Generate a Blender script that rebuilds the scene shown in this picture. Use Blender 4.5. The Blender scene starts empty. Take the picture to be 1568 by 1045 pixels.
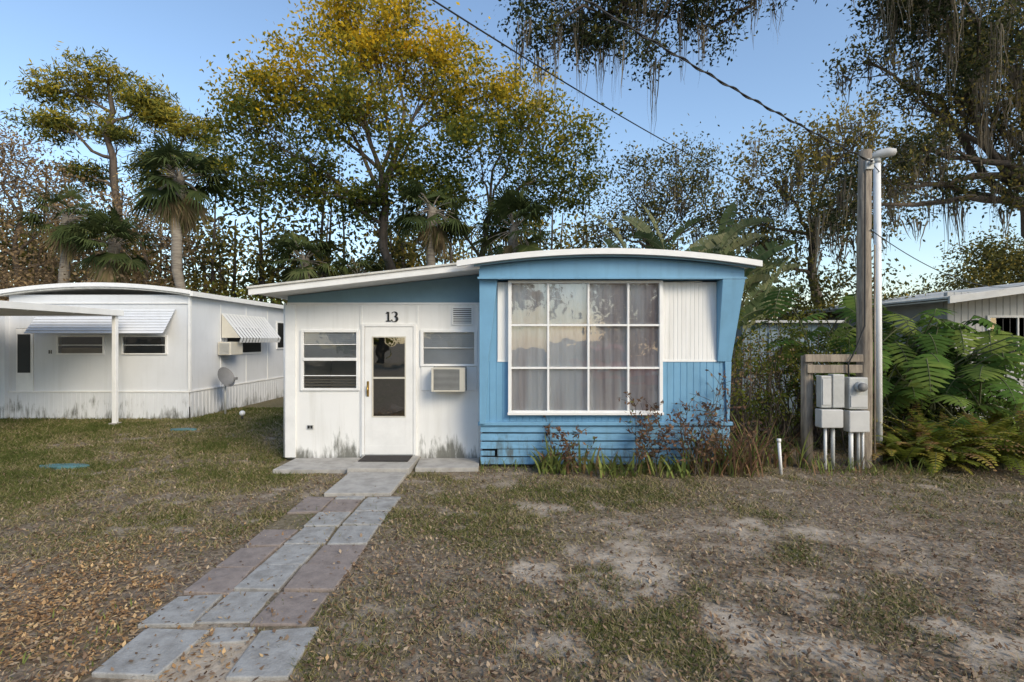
import bpy, math, numpy as np
from mathutils import Vector
R=np.random.RandomState(7)
sc=bpy.context.scene
COL=sc.collection
# ------------------------------------------------------------ helpers
def link(o,parent=None):
    COL.objects.link(o)
    if parent is not None: o.parent=parent
    return o
def empty(name,loc=(0,0,0)):
    o=bpy.data.objects.new(name,None); o.empty_display_size=.2
    return link(o)
def mesh_np(name,V,F,mat,parent=None,attrs=None,smooth=False):
    V=np.asarray(V,dtype=np.float32); F=np.asarray(F,dtype=np.int32)
    me=bpy.data.meshes.new(name)
    me.vertices.add(len(V)); me.vertices.foreach_set("co",V.ravel())
    me.loops.add(F.size); me.loops.foreach_set("vertex_index",F.ravel())
    me.polygons.add(len(F)); me.polygons.foreach_set("loop_start",np.arange(len(F),dtype=np.int32)*F.shape[1])
    me.update(calc_edges=True)
    if attrs:
        for k,a in attrs.items():
            at=me.attributes.new(k,'FLOAT','POINT'); at.data.foreach_set("value",np.asarray(a,dtype=np.float32))
    if smooth: me.polygons.foreach_set("use_smooth",np.ones(len(F),dtype=bool))
    if mat: me.materials.append(mat)
    return link(bpy.data.objects.new(name,me),parent)
def mesh_py(name,V,F,mat,parent=None,smooth=False,bevel=0):
    me=bpy.data.meshes.new(name); me.from_pydata([tuple(v) for v in V],[],F); me.update()
    if smooth:
        for p in me.polygons: p.use_smooth=True
    if mat: me.materials.append(mat)
    o=link(bpy.data.objects.new(name,me),parent)
    if bevel:
        m=o.modifiers.new("b",'BEVEL'); m.width=bevel; m.segments=2; m.limit_method='ANGLE'
    return o
BF=[(0,3,2,1),(4,5,6,7),(0,1,5,4),(1,2,6,5),(2,3,7,6),(3,0,4,7)]
def boxv(x0,x1,y0,y1,z0,z1):
    return [(x0,y0,z0),(x1,y0,z0),(x1,y1,z0),(x0,y1,z0),(x0,y0,z1),(x1,y0,z1),(x1,y1,z1),(x0,y1,z1)]
def box(p,name,x0,x1,y0,y1,z0,z1,mat,bevel=.004):
    return mesh_py(name,boxv(x0,x1,y0,y1,z0,z1),BF,mat,p,bevel=bevel)
def boxes(p,name,L,mat,bevel=.003):
    V=[];F=[]
    for b in L:
        n=len(V); V+=boxv(*b); F+=[tuple(i+n for i in f) for f in BF]
    return mesh_py(name,V,F,mat,p,bevel=bevel)
def wall_open(p,name,x0,x1,y0,y1,z0,z1,ops,mat):
    xs=sorted(set([x0,x1]+[v for o in ops for v in o[:2]])); zs=sorted(set([z0,z1]+[v for o in ops for v in o[2:]]))
    L=[]
    for i in range(len(xs)-1):
        for j in range(len(zs)-1):
            cx=(xs[i]+xs[i+1])/2; cz=(zs[j]+zs[j+1])/2
            if any(o[0]<cx<o[1] and o[2]<cz<o[3] for o in ops): continue
            L.append((xs[i],xs[i+1],y0,y1,zs[j],zs[j+1]))
    return boxes(p,name,L,mat,0)
def tubes(name,polys,mat,parent=None,k=6):
    V=[];F=[];n=0
    ang=np.linspace(0,2*np.pi,k,endpoint=False); ca=np.cos(ang)[None,None,:,None]; sa=np.sin(ang)[None,None,:,None]
    groups={}
    for P,r in polys:
        P=np.asarray(P,float); groups.setdefault(len(P),[]).append((P,np.broadcast_to(np.asarray(r,float),(len(P),))))
    for m,g in groups.items():
        P=np.stack([a for a,_ in g]); r=np.stack([b for _,b in g]); G=len(g)
        T=np.gradient(P,axis=1); T/=np.linalg.norm(T,axis=2)[...,None]+1e-9
        vert=(np.abs(T[:,:,2]).mean(1)>=.8)[:,None,None]
        ref=np.where(vert,np.array([1.,0,0]),np.array([0,0,1.]))*np.ones_like(T)
        A=np.cross(T,ref); A/=np.linalg.norm(A,axis=2)[...,None]+1e-9
        B=np.cross(T,A)
        ring=P[:,:,None,:]+r[:,:,None,None]*(ca*A[:,:,None,:]+sa*B[:,:,None,:])
        V.append(ring.reshape(-1,3))
        gi=np.arange(G)[:,None,None]*(m*k); i=np.arange(m-1)[None,:,None]*k; j=np.arange(k)[None,None,:]; j2=(j+1)%k
        F.append(np.stack([gi+i+j,gi+i+j2,gi+i+k+j2,gi+i+k+j],-1).reshape(-1,4)+n); n+=G*m*k
    return mesh_np(name,np.concatenate(V),np.concatenate(F),mat,parent,smooth=True)
def cyl(p,name,a,b,r,mat,k=12,r2=None):
    a=np.array(a,float);b=np.array(b,float); r2=r if r2 is None else r2
    d=(b-a)/np.linalg.norm(b-a)
    P=[a-d*.0005,a,b,b+d*.0005]
    return tubes(name,[(P,[0.0005,r,r2,.0005])],mat,p,k)
def unit(n):
    v=R.normal(size=(n,3)); return v/np.linalg.norm(v,axis=1)[:,None]
def leaves(name,C,S,mat,tint,parent=None,asp=.5,flat=0,droop=0):
    n=len(C); d=unit(n); d[:,2]-=droop; 
    if flat: d[:,2]*=(1-flat)
    d/=np.linalg.norm(d,axis=1)[:,None]
    q=unit(n)
    if flat: q[:,2]*=(1-flat)
    w=np.cross(d,np.cross(d,q)) if not flat else np.cross(d,q*[.25,.25,0]+[0,0,1])
    w/=np.linalg.norm(w,axis=1)[:,None]+1e-9
    S=np.broadcast_to(S,(n,))[:,None]
    V=np.stack([C-d*S*.5,C+w*S*asp*.5,C+d*S*.5,C-w*S*asp*.5],1).reshape(-1,3)
    F=np.arange(4*n).reshape(-1,4)
    return mesh_np(name,V,F,mat,parent,{"tint":np.repeat(tint,4)})
_L=R.rand(256,256)
def vn(x,y,s,o=0):
    x=x*s+o*17.3+1000; y=y*s+o*9.7+1000
    xi=np.floor(x).astype(int); yi=np.floor(y).astype(int); fx=x-xi; fy=y-yi
    fx=fx*fx*(3-2*fx); fy=fy*fy*(3-2*fy)
    g=lambda a,b:_L[a%256,b%256]
    return (g(xi,yi)*(1-fx)+g(xi+1,yi)*fx)*(1-fy)+(g(xi,yi+1)*(1-fx)+g(xi+1,yi+1)*fx)*fy
def fbm(x,y,s,o=0):
    return (vn(x,y,s,o)+.5*vn(x,y,s*2.1,o+1)+.25*vn(x,y,s*4.3,o+2)+.125*vn(x,y,s*9,o+3))/1.875
# ------------------------------------------------------------ materials
def newmat(name):
    m=bpy.data.materials.new(name); m.use_nodes=True; nt=m.node_tree; nt.nodes.clear()
    out=nt.nodes.new('ShaderNodeOutputMaterial'); return m,nt,out
def N(nt,t,**k):
    n=nt.nodes.new(t)
    for a,b in k.items(): setattr(n,a,b)
    return n
def ramp(nt,stops):
    n=nt.nodes.new('ShaderNodeValToRGB'); e=n.color_ramp.elements
    while len(e)<len(stops): e.new(.5)
    for i,(p,c) in enumerate(stops):
        e[i].position=p; e[i].color=(c[0],c[1],c[2],1) if not isinstance(c,(int,float)) else (c,c,c,1)
    return n
def surf(name,col,rough=.6,var=.15,scale=3,bump=.05,bscale=60,metal=0,mildew=0,stretch=(1,1,1),col2=None,spec=.4,mz=.45,grime=.35):
    m,nt,out=newmat(name); b=N(nt,'ShaderNodeBsdfPrincipled'); L=nt.links.new
    tc=N(nt,'ShaderNodeTexCoord'); mp=N(nt,'ShaderNodeMapping'); mp.inputs['Scale'].default_value=stretch
    L(tc.outputs['Object'],mp.inputs[0])
    no=N(nt,'ShaderNodeTexNoise'); no.inputs['Scale'].default_value=scale; no.inputs['Detail'].default_value=6; no.inputs['Roughness'].default_value=.65
    L(mp.outputs[0],no.inputs['Vector'])
    c2=col2 if col2 else tuple(c*(1-var*2) for c in col)
    rp=ramp(nt,[(.3,c2),(.62,col)]); L(no.outputs[0],rp.inputs[0]); last=rp.outputs[0]
    if mildew:
        g=N(nt,'ShaderNodeNewGeometry'); sx=N(nt,'ShaderNodeSeparateXYZ'); L(g.outputs['Position'],sx.inputs[0])
        mr=N(nt,'ShaderNodeMapRange'); mr.inputs[1].default_value=0; mr.inputs[2].default_value=mz; mr.inputs[3].default_value=.20*mildew; mr.inputs[4].default_value=-.16
        L(sx.outputs[2],mr.inputs[0])
        n0=N(nt,'ShaderNodeTexNoise'); n0.inputs['Scale'].default_value=1.7; n0.inputs['Detail'].default_value=2; L(g.outputs['Position'],n0.inputs['Vector'])
        m0=N(nt,'ShaderNodeMapRange'); m0.inputs[1].default_value=.35; m0.inputs[2].default_value=.65; m0.inputs[3].default_value=-.14; m0.inputs[4].default_value=.09; L(n0.outputs[0],m0.inputs[0])
        mp2=N(nt,'ShaderNodeMapping'); mp2.inputs['Scale'].default_value=(13,13,2.2); L(g.outputs['Position'],mp2.inputs[0])
        n2=N(nt,'ShaderNodeTexNoise'); n2.inputs['Scale'].default_value=1; n2.inputs['Detail'].default_value=8; n2.inputs['Roughness'].default_value=.75; L(mp2.outputs[0],n2.inputs['Vector'])
        ad=N(nt,'ShaderNodeMath',operation='ADD'); L(n2.outputs[0],ad.inputs[0]); L(mr.outputs[0],ad.inputs[1])
        ad2=N(nt,'ShaderNodeMath',operation='ADD'); L(ad.outputs[0],ad2.inputs[0]); L(m0.outputs[0],ad2.inputs[1])
        r2=ramp(nt,[(.54,0.),(.74,.85)]); L(ad2.outputs[0],r2.inputs[0])
        mx=N(nt,'ShaderNodeMixRGB'); L(r2.outputs[0],mx.inputs[0]); L(last,mx.inputs[1]); mx.inputs[2].default_value=(.07,.07,.05,1); last=mx.outputs[0]
        mp3=N(nt,'ShaderNodeMapping'); mp3.inputs['Scale'].default_value=(7,7,.5); L(g.outputs['Position'],mp3.inputs[0])
        n4=N(nt,'ShaderNodeTexNoise'); n4.inputs['Scale'].default_value=1.5; n4.inputs['Detail'].default_value=6; L(mp3.outputs[0],n4.inputs['Vector'])
        r4=ramp(nt,[(.5,0.),(.8,grime)]); L(n4.outputs[0],r4.inputs[0])
        mx4=N(nt,'ShaderNodeMixRGB'); L(r4.outputs[0],mx4.inputs[0]); L(last,mx4.inputs[1]); mx4.inputs[2].default_value=(col[0]*.55,col[1]*.53,col[2]*.47,1); last=mx4.outputs[0]
    L(last,b.inputs['Base Color']); b.inputs['Roughness'].default_value=rough; b.inputs['Metallic'].default_value=metal
    b.inputs['Specular IOR Level'].default_value=spec
    if bump:
        n3=N(nt,'ShaderNodeTexNoise'); n3.inputs['Scale'].default_value=bscale; n3.inputs['Detail'].default_value=4; L(mp.outputs[0],n3.inputs['Vector'])
        bp=N(nt,'ShaderNodeBump'); bp.inputs['Strength'].default_value=bump; bp.inputs['Distance'].default_value=.02; L(n3.outputs[0],bp.inputs['Height']); L(bp.outputs[0],b.inputs['Normal'])
    L(b.outputs[0],out.inputs[0]); return m
def folmat(name,stops,trans=.35):
    m,nt,out=newmat(name); L=nt.links.new
    at=N(nt,'ShaderNodeAttribute',attribute_name='tint'); rp=ramp(nt,stops); L(at.outputs['Fac'],rp.inputs[0])
    d=N(nt,'ShaderNodeBsdfDiffuse'); t=N(nt,'ShaderNodeBsdfTranslucent'); L(rp.outputs[0],d.inputs[0]); L(rp.outputs[0],t.inputs[0])
    mx=N(nt,'ShaderNodeMixShader'); mx.inputs[0].default_value=trans; L(d.outputs[0],mx.inputs[1]); L(t.outputs[0],mx.inputs[2])
    L(mx.outputs[0],out.inputs[0]); return m
def glassmat(name,tint=(.85,.88,.88),refl=.12):
    m,nt,out=newmat(name); L=nt.links.new
    t=N(nt,'ShaderNodeBsdfTransparent'); t.inputs[0].default_value=(*tint,1)
    g=N(nt,'ShaderNodeBsdfGlossy'); g.inputs['Roughness'].default_value=.015
    no=N(nt,'ShaderNodeTexNoise'); no.inputs['Scale'].default_value=2.5; bp=N(nt,'ShaderNodeBump'); bp.inputs['Strength'].default_value=.06; bp.inputs['Distance'].default_value=.05
    tc=N(nt,'ShaderNodeTexCoord'); L(tc.outputs['Object'],no.inputs['Vector']); L(no.outputs[0],bp.inputs['Height']); L(bp.outputs[0],g.inputs['Normal'])
    f=N(nt,'ShaderNodeFresnel'); f.inputs[0].default_value=1.5
    a=N(nt,'ShaderNodeMath',operation='ADD'); a.inputs[1].default_value=refl; L(f.outputs[0],a.inputs[0])
    mx=N(nt,'ShaderNodeMixShader'); L(a.outputs[0],mx.inputs[0]); L(t.outputs[0],mx.inputs[1]); L(g.outputs[0],mx.inputs[2]); L(mx.outputs[0],out.inputs[0]); return m
M={}
M['white']=surf('white_painted_siding',(.78,.78,.77),.5,.03,1.5,.03,40,mildew=1.35)
M['white14']=surf('weathered_white_metal',(.68,.70,.73),.5,.04,1.2,.03,30,mildew=.7,mz=.6,grime=.15)
M['trim']=surf('white_trim',(.79,.79,.78),.45,.05,4,.03,60)
M['roofw']=surf('white_roof_edge',(.66,.64,.58),.55,.18,6,.05,40)
M['blue']=surf('blue_paint',(.165,.355,.535),.5,.06,2.5,.04,50,mildew=.3,mz=.35)
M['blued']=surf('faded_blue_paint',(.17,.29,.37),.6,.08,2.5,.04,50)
M['blues']=surf('weathered_blue_board',(.165,.355,.535),.6,.12,6,.06,50,mildew=.9,mz=.5,stretch=(1,1,4))
M['conc']=surf('concrete',(.42,.40,.37),.9,.2,5,.25,40,col2=(.26,.25,.23))
M['pgrey']=surf('grey_paver',(.36,.355,.34),.9,.18,9,.35,70,col2=(.22,.21,.195))
M['pred']=surf('red_paver',(.275,.23,.205),.9,.2,9,.35,70,col2=(.18,.15,.135))
M['wood']=surf('weathered_wood',(.33,.28,.22),.9,.3,4,.35,30,stretch=(6,6,.7),col2=(.13,.105,.085))
M['bark']=surf('bark',(.125,.10,.08),.95,.3,3,.6,12,stretch=(3,3,.8),col2=(.05,.04,.032))
M['barkp']=surf('palm_bark',(.26,.23,.19),.95,.3,3,.6,14,stretch=(1,1,5),col2=(.12,.10,.085))
M['stem']=surf('green_stem',(.12,.13,.06),.8,.2,5,.1,30)
M['dark']=surf('dark_interior',(.035,.035,.035),.9,.1,2,0)
M['room']=surf('interior_wall',(.30,.26,.20),.9,.1,2,0)
M['black']=surf('black_plastic',(.02,.02,.02),.5,.1,8,.02)
M['rubber']=surf('door_mat',(.045,.04,.038),.95,.2,30,.4,200)
M['grey']=surf('grey_metal',(.44,.45,.44),.45,.1,6,.04,40,spec=.5)
M['grey2']=surf('grey_siding',(.38,.38,.37),.6,.08,3,.04,40)
M['greyt']=surf('grey_trim',(.52,.52,.51),.6,.08,3,.04,40)
M['beige']=surf('aged_plastic',(.60,.57,.49),.5,.06,5,.02)
M['shed']=surf('shed_blue_grey',(.22,.29,.34),.6,.1,3,.05,30)
M['brass']=surf('brass',(.5,.32,.08),.3,.1,6,0,metal=.9)
M['cover']=surf('green_plastic_cover',(.09,.21,.22),.6,.1,6,.05)
M['red']=surf('red_car_paint',(.55,.02,.02),.25,.04,2,0,spec=.6)
M['glass']=glassmat('window_glass',(.94,.95,.95),.12)
M['glassd']=glassmat('door_glass',(.6,.62,.6),.34)
M['leafA']=folmat('leaves_green_sunlit_gold',[(0,(.05,.068,.02)),(.35,(.11,.13,.03)),(.60,(.25,.22,.030)),(1,(.72,.48,.035))],.45)  # gold end of the ramp is painted low sun on crowns
M['leafB']=folmat('leaves_green',[(0,(.035,.052,.017)),(.5,(.10,.13,.032)),(1,(.26,.24,.05))],.4)
M['leafP']=folmat('pine_needles',[(0,(.04,.055,.02)),(.5,(.12,.135,.035)),(1,(.46,.36,.05))],.3)
M['leafO']=folmat('oak_leaves',[(0,(.024,.032,.017)),(.5,(.068,.08,.036)),(1,(.30,.23,.06))],.3)
M['leafBr']=folmat('brown_foliage',[(0,(.08,.06,.04)),(.5,(.23,.165,.10)),(1,(.42,.29,.14))],.3)
M['leafF']=folmat('forest_foliage',[(0,(.04,.048,.018)),(.5,(.13,.12,.038)),(1,(.46,.33,.07))],.4)
M['moss']=folmat('spanish_moss',[(0,(.08,.07,.054)),(.5,(.165,.143,.11)),(1,(.30,.26,.195))],.3)
M['palm']=folmat('palm_leaf',[(0,(.03,.045,.02)),(.6,(.085,.11,.04)),(.85,(.14,.15,.065)),(1,(.26,.20,.12))],.25)
M['banana']=folmat('broad_leaf',[(0,(.07,.10,.04)),(.6,(.15,.19,.09)),(1,(.34,.33,.18))],.35)
M['philo']=folmat('philodendron_leaf',[(0,(.035,.065,.02)),(.6,(.085,.155,.035)),(1,(.20,.25,.06))],.3)
M['fern']=folmat('fern_leaf',[(0,(.07,.10,.02)),(.6,(.20,.23,.038)),(.85,(.36,.30,.06)),(1,(.32,.19,.09))],.35)
M['dry']=folmat('dry_plant',[(0,(.11,.065,.05)),(.4,(.28,.17,.10)),(.6,(.13,.175,.05)),(1,(.26,.29,.085))],.3)
M['grass']=folmat('grass_blades',[(0,(.085,.11,.03)),(.4,(.155,.165,.055)),(.6,(.30,.25,.125)),(1,(.46,.375,.235))],.3)
M['litter']=folmat('leaf_litter',[(0,(.085,.055,.037)),(.5,(.24,.16,.105)),(1,(.50,.385,.26))],.15)
M['litter_sun']=folmat('sun_patch_leaf_litter',[(0,(.16,.09,.045)),(.5,(.42,.25,.12)),(1,(.64,.45,.24))],.15)  # warm leaf colour standing in for sunlight on the lawn
# ------------------------------------------------------------ ground
def g_sand(x,y):
    s=np.zeros_like(x)
    for cx,cy,r,w in [(.9,3.95,.32,1.0),(.15,3.85,.26,.75),(1.35,3.05,.27,.95),(1.75,2.8,.25,.9),(-1.6,2.72,.28,1.4),(.75,3.5,.27,.7),(2.3,4.6,.4,.5),(.9,4.5,.3,.55),(.3,2.9,.3,.45),(2.8,2.9,.35,.6),(3.4,3.8,.4,.5),(2.2,3.4,.3,.5),(.5,5.3,.35,.35)]:
        wx=x+.35*(fbm(x,y,1.9,81)-.5); wy=y+.35*(fbm(x,y,1.9,91)-.5)
        s=np.maximum(s,w*np.exp(-(((wx-cx)/(r*1.3))**2+((wy-cy)/(r*1.0))**2)))
    n=fbm(x,y,5,5)
    s=s*1.0+(n-.5)*1.9-.21
    return np.clip(s*1.5,0,1)
def g_green(x,y):
    g=fbm(x,y,1.1,21)*.95+.45*fbm(x,y,5,31)-.48
    g+=.20*np.clip((-x-.8)/3,0,1)+.19*np.clip((y-4.2)/3,0,1)-.10*np.clip((x-1)/3,0,1)-.12*np.clip((3.4-y),0,1)
    g+=.10*np.exp(-((x+.3)/1.2)**2)*np.clip((6-y)/3,0,1)
    g-=.35*g_sand(x,y)
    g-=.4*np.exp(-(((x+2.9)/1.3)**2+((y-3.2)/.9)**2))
    return np.clip(g,0,1)
def gh(x,y):
    return -.005-.03*fbm(x,y,1.1,41)-.012*fbm(x,y,5,45)
xs=np.concatenate([[-400,-200,-100,-60,-40,-30,-22,-16,-13],np.linspace(-11,11,440),[13,16,22,30,40,60,100,200,400]])
ys=np.concatenate([[-400,-200,-100,-50,-25,-12,-6,-2],np.linspace(1,14,300),[16,20,28,40,60,100,200,500,900]])
GX,GY=np.meshgrid(xs,ys); GZ=gh(GX,GY)
V=np.stack([GX,GY,GZ],-1).reshape(-1,3); nx=len(xs); ny=len(ys)
i=np.arange(ny-1)[:,None]*nx+np.arange(nx-1)[None,:]
F=np.stack([i,i+1,i+nx+1,i+nx],-1).reshape(-1,4)
m,nt,out=newmat('ground_soil_grass'); L=nt.links.new
b=N(nt,'ShaderNodeBsdfPrincipled'); b.inputs['Roughness'].default_value=.95; b.inputs['Specular IOR Level'].default_value=.15
tc=N(nt,'ShaderNodeTexCoord')
vo=N(nt,'ShaderNodeTexVoronoi'); vo.inputs['Scale'].default_value=42; L(tc.outputs['Object'],vo.inputs['Vector'])
sp=N(nt,'ShaderNodeSeparateColor'); L(vo.outputs['Color'],sp.inputs[0])
r1=ramp(nt,[(0,(.08,.06,.044)),(.35,(.165,.125,.092)),(.7,(.26,.205,.155)),(1,(.39,.32,.24))]); L(sp.outputs[0],r1.inputs[0])
no=N(nt,'ShaderNodeTexNoise'); no.inputs['Scale'].default_value=25; no.inputs['Detail'].default_value=8; no.inputs['Roughness'].default_value=.7; L(tc.outputs['Object'],no.inputs['Vector'])
r2=ramp(nt,[(.3,(.088,.068,.05)),(.7,(.30,.245,.185))]); L(no.outputs[0],r2.inputs[0])
mx=N(nt,'ShaderNodeMixRGB'); mx.inputs[0].default_value=.5; L(r1.outputs[0],mx.inputs[1]); L(r2.outputs[0],mx.inputs[2])
ag=N(nt,'ShaderNodeAttribute',attribute_name='green'); as_=N(nt,'ShaderNodeAttribute',attribute_name='sand')
r3=ramp(nt,[(.3,(.08,.078,.035)),(.7,(.18,.165,.08))]); L(no.outputs[0],r3.inputs[0])
m1=N(nt,'ShaderNodeMixRGB'); ml=N(nt,'ShaderNodeMath',operation='MULTIPLY'); ml.inputs[1].default_value=.8; L(ag.outputs['Fac'],ml.inputs[0]); L(ml.outputs[0],m1.inputs[0]); L(mx.outputs[0],m1.inputs[1]); L(r3.outputs[0],m1.inputs[2])
r4=ramp(nt,[(.3,(.36,.30,.235)),(.7,(.58,.50,.40))]); L(no.outputs[0],r4.inputs[0])
m2=N(nt,'ShaderNodeMixRGB'); 
ms=N(nt,'ShaderNodeMath',operation='MULTIPLY'); ms.inputs[1].default_value=.85; L(as_.outputs['Fac'],ms.inputs[0])
L(ms.outputs[0],m2.inputs[0]); L(m1.outputs[0],m2.inputs[1]); L(r4.outputs[0],m2.inputs[2])
L(m2.outputs[0],b.inputs['Base Color'])
bp=N(nt,'ShaderNodeBump'); bp.inputs['Strength'].default_value=.8; bp.inputs['Distance'].default_value=.015; L(no.outputs[0],bp.inputs['Height']); L(bp.outputs[0],b.inputs['Normal'])
L(b.outputs[0],out.inputs[0])
gx,gy=V[:,0],V[:,1]
mesh_np('ground',V,F,m,None,{'green':g_green(gx,gy),'sand':g_sand(gx,gy)*((np.abs(gx)<11)&(gy<12)&(gy>1))},smooth=True)
def on_path(x,y):
    a=(x>-2.26)&(x<-1.22)&(y<5.7)&(y>3.05); a2=(y<=3.05)&(((x>-2.18)&(x<-1.79))|((x>-1.47)&(x<-1.15))); b_=(x>-3.15)&(x<-.45)&(y>6.62)&(y<7.5); c=(x>-2.1)&(x<-1.32)&(y>5.6)&(y<7.3)
    return a|a2|b_|c
def in_house(x,y):
    return ((x>-3.27)&(x<3.05)&(y>7.02))|((x<-7.1)&(y>11.3))
n=1500000
y=1.6+11.5*R.rand(n)**1.7; x=(R.rand(n)*2-1)*(y*1.06+.6)
gr=g_green(x,y); sd=g_sand(x,y)
k=(R.rand(n)<np.clip((gr-.16)*1.25,0.05,1)*(1-sd*.95))&~in_house(x,y)&~(on_path(x,y)&(R.rand(n)<.95))
x=x[k][:300000];y=y[k][:300000];gr=gr[k][:300000]
n=len(x); h=(.010+.024*R.rand(n)**2*1.2+.014*gr)*(1+.05*y); a=R.rand(n)*6.283; w=(.0022+.0007*y)*(0.7+.6*R.rand(n))
z=gh(x,y); lean=R.normal(size=(n,2))*h[:,None]*.9
P=np.stack([x,y,z-.003],-1); S=np.stack([np.cos(a)*w,np.sin(a)*w,0*a],-1); T=P+np.concatenate([lean,h[:,None]],1)
V=np.stack([P-S,P+S,T],1).reshape(-1,3)
tint=np.clip(.84-.76*gr+R.normal(size=n)*.25+.35*(fbm(x,y,2.5,51)-.5),0,1)
mesh_np('grass',V,np.arange(3*n).reshape(-1,3),M['grass'],None,{'tint':np.repeat(tint,3)})
n=95000
y=1.6+9.5*R.rand(n)**1.35; x=(R.rand(n)*2-1)*(y*1.06+.6)
k=~in_house(x,y)&~(on_path(x,y)&(R.rand(n)<.90))&(R.rand(n)<.35+1.2*fbm(x,y,1.3,61)-g_green(x,y)*.4-g_sand(x,y)*.4)
x=x[k];y=y[k];n=len(x)
C=np.stack([x,y,gh(x,y)+.010+.014*R.rand(n)+.012*on_path(x,y)],-1)
leaves('leaf_litter',C,.018+.034*R.rand(n)**2,M['litter'],np.clip(R.normal(size=n)*.27+.5,0,1),None,.5,flat=.6)
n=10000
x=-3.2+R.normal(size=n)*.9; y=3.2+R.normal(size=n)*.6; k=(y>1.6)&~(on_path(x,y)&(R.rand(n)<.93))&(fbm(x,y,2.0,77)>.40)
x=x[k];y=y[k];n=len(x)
leaves('sun_patch_leaves',np.stack([x,y,gh(x,y)+.014+.014*R.rand(n)],-1),.018+.03*R.rand(n)**2,M['litter_sun'],np.clip(R.normal(size=n)*.27+.5,0,1),None,.5,flat=.6)  # leaf scatter painted as a warm sun patch on the lawn
# ------------------------------------------------------------ path
path=empty('paver_path')
def paver(name,x0,x1,y0,y1,mat,zt=.012,jit=.018,rot=0):
    cx,cy=(x0+x1)/2,(y0+y1)/2; pts=[]
    for px,py in [(x0,y0),(x1,y0),(x1,y1),(x0,y1)]:
        dx,dy=px-cx+R.normal()*jit*.5,py-cy+R.normal()*jit*.5
        c,s=math.cos(rot),math.sin(rot)
        pts.append((cx+dx*c-dy*s,cy+dx*s+dy*c))
    V=[(p[0],p[1],-.06) for p in pts]+[(p[0],p[1],zt+R.normal()*.003) for p in pts]
    mesh_py(name,V,BF,mat,path,bevel=.007)
for col,(a,b_,mt) in enumerate([(-2.25,-1.94,'pred'),(-1.92,-1.61,'pgrey'),(-1.58,-1.22,'pred')]):
    y=3.08+[.0,.05,.0][col]
    while y<5.55:
        l=[.42,.40,.42][col]*R.uniform(.92,1.08)
        if not (col==0 and 4.5<y<4.9): 
            mm=mt if R.rand()>.12 else ('pgrey' if mt=='pred' else 'pred')
            if col==2 and y>4.6: mm='pgrey'
            paver('paver',a,b_,y,min(y+l-.028,5.62),M[mm],-.006+R.normal()*.004,.018,R.normal()*.02)
        y+=l
paver('paver',-2.18,-1.80,2.62,3.02,M['pgrey'],.0,.03,-.05)
paver('paver',-1.46,-1.14,2.62,3.04,M['pgrey'],.002,.03,.02)
paver('paver',-1.76,-1.5,2.92,3.06,M['pgrey'],-.006,.02,.04)
paver('slab',-2.09,-1.35,5.68,6.6,M['conc'],.012,.01)
paver('slab',-2.13,-1.33,6.62,7.36,M['conc'],.05,.01)
paver('slab',-3.12,-2.15,6.72,7.36,M['conc'],.018,.03)
paver('slab',-1.31,-.46,6.75,7.36,M['conc'],.022,.03)
# ------------------------------------------------------------ house 13
H=empty('blue_white_mobile_home')
YF=7.4
win_l=(-3.04,-2.21,.985,1.86); win_r=(-1.312,-.51,.985,1.86); door=(-2.16,-1.388,.05,1.936)
wall_open(H,'porch_wall',-3.247,-.425,YF,YF+.1,.0,2.24,[win_l,win_r,door],M['white'])
def zr(x): return 2.41+(x+3.5)*(.35/3.08)
V=[(-3.247,YF+.012,2.24),(-.425,YF+.012,2.24),(-.425,YF+.012,zr(-.425)-.09),(-3.247,YF+.012,zr(-3.247)-.09)]
V+= [(a,b_+.08,c) for a,b_,c in V]
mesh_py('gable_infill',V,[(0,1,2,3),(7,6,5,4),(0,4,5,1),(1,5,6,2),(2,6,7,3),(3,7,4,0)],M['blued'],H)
box(H,'head_trim',-3.25,-.43,YF-.012,YF+.01,2.225,2.255,M['trim'])
def shed(name,x0,x1,y0,y1,th,mat,zf,off=0):
    V=[(x0,y0,zf(x0)-th-off),(x1,y0,zf(x1)-th-off),(x1,y1,zf(x1)-th-off),(x0,y1,zf(x0)-th-off),(x0,y0,zf(x0)-off),(x1,y0,zf(x1)-off),(x1,y1,zf(x1)-off),(x0,y1,zf(x0)-off)]
    return mesh_py(name,V,BF,mat,H,bevel=.006)
shed('porch_roof',-3.5,-.425,6.86,17.9,.03,M['roofw'],zr)
shed('roof_pan',-3.46,-.43,6.9,17.8,.05,M['trim'],zr,.032)
shed('porch_fascia',-3.52,-.43,6.825,6.858,.11,M['trim'],zr,-.012)
shed('gutter_edge',-3.53,-.43,6.80,6.823,.03,M['roofw'],zr,-.02)
box(H,'corner_post',-3.27,-3.12,YF-.025,YF-.002,.02,2.22,M['trim'])
box(H,'corner_post_joint',-.50,-.428,YF-.02,YF-.002,.02,2.22,M['trim'])
box(H,'side_wall',-3.245,-3.15,YF+.1,17.7,0,2.28,M['white'])
boxes(H,'wall_battens',[(-2.20,-2.165,YF-.008,YF-.001,.03,2.22),(-1.385,-1.35,YF-.008,YF-.001,.03,2.22)],M['trim'],.002)
box(H,'porch_room_back',-3.14,-.44,8.9,8.95,0,2.25,M['room'],0)
box(H,'porch_floor',-3.14,-.44,7.5,8.9,.0,.05,M['room'],0)
box(H,'interior_furniture',-2.9,-2.4,8.2,8.7,.05,1.1,M['beige'],.02)
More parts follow.
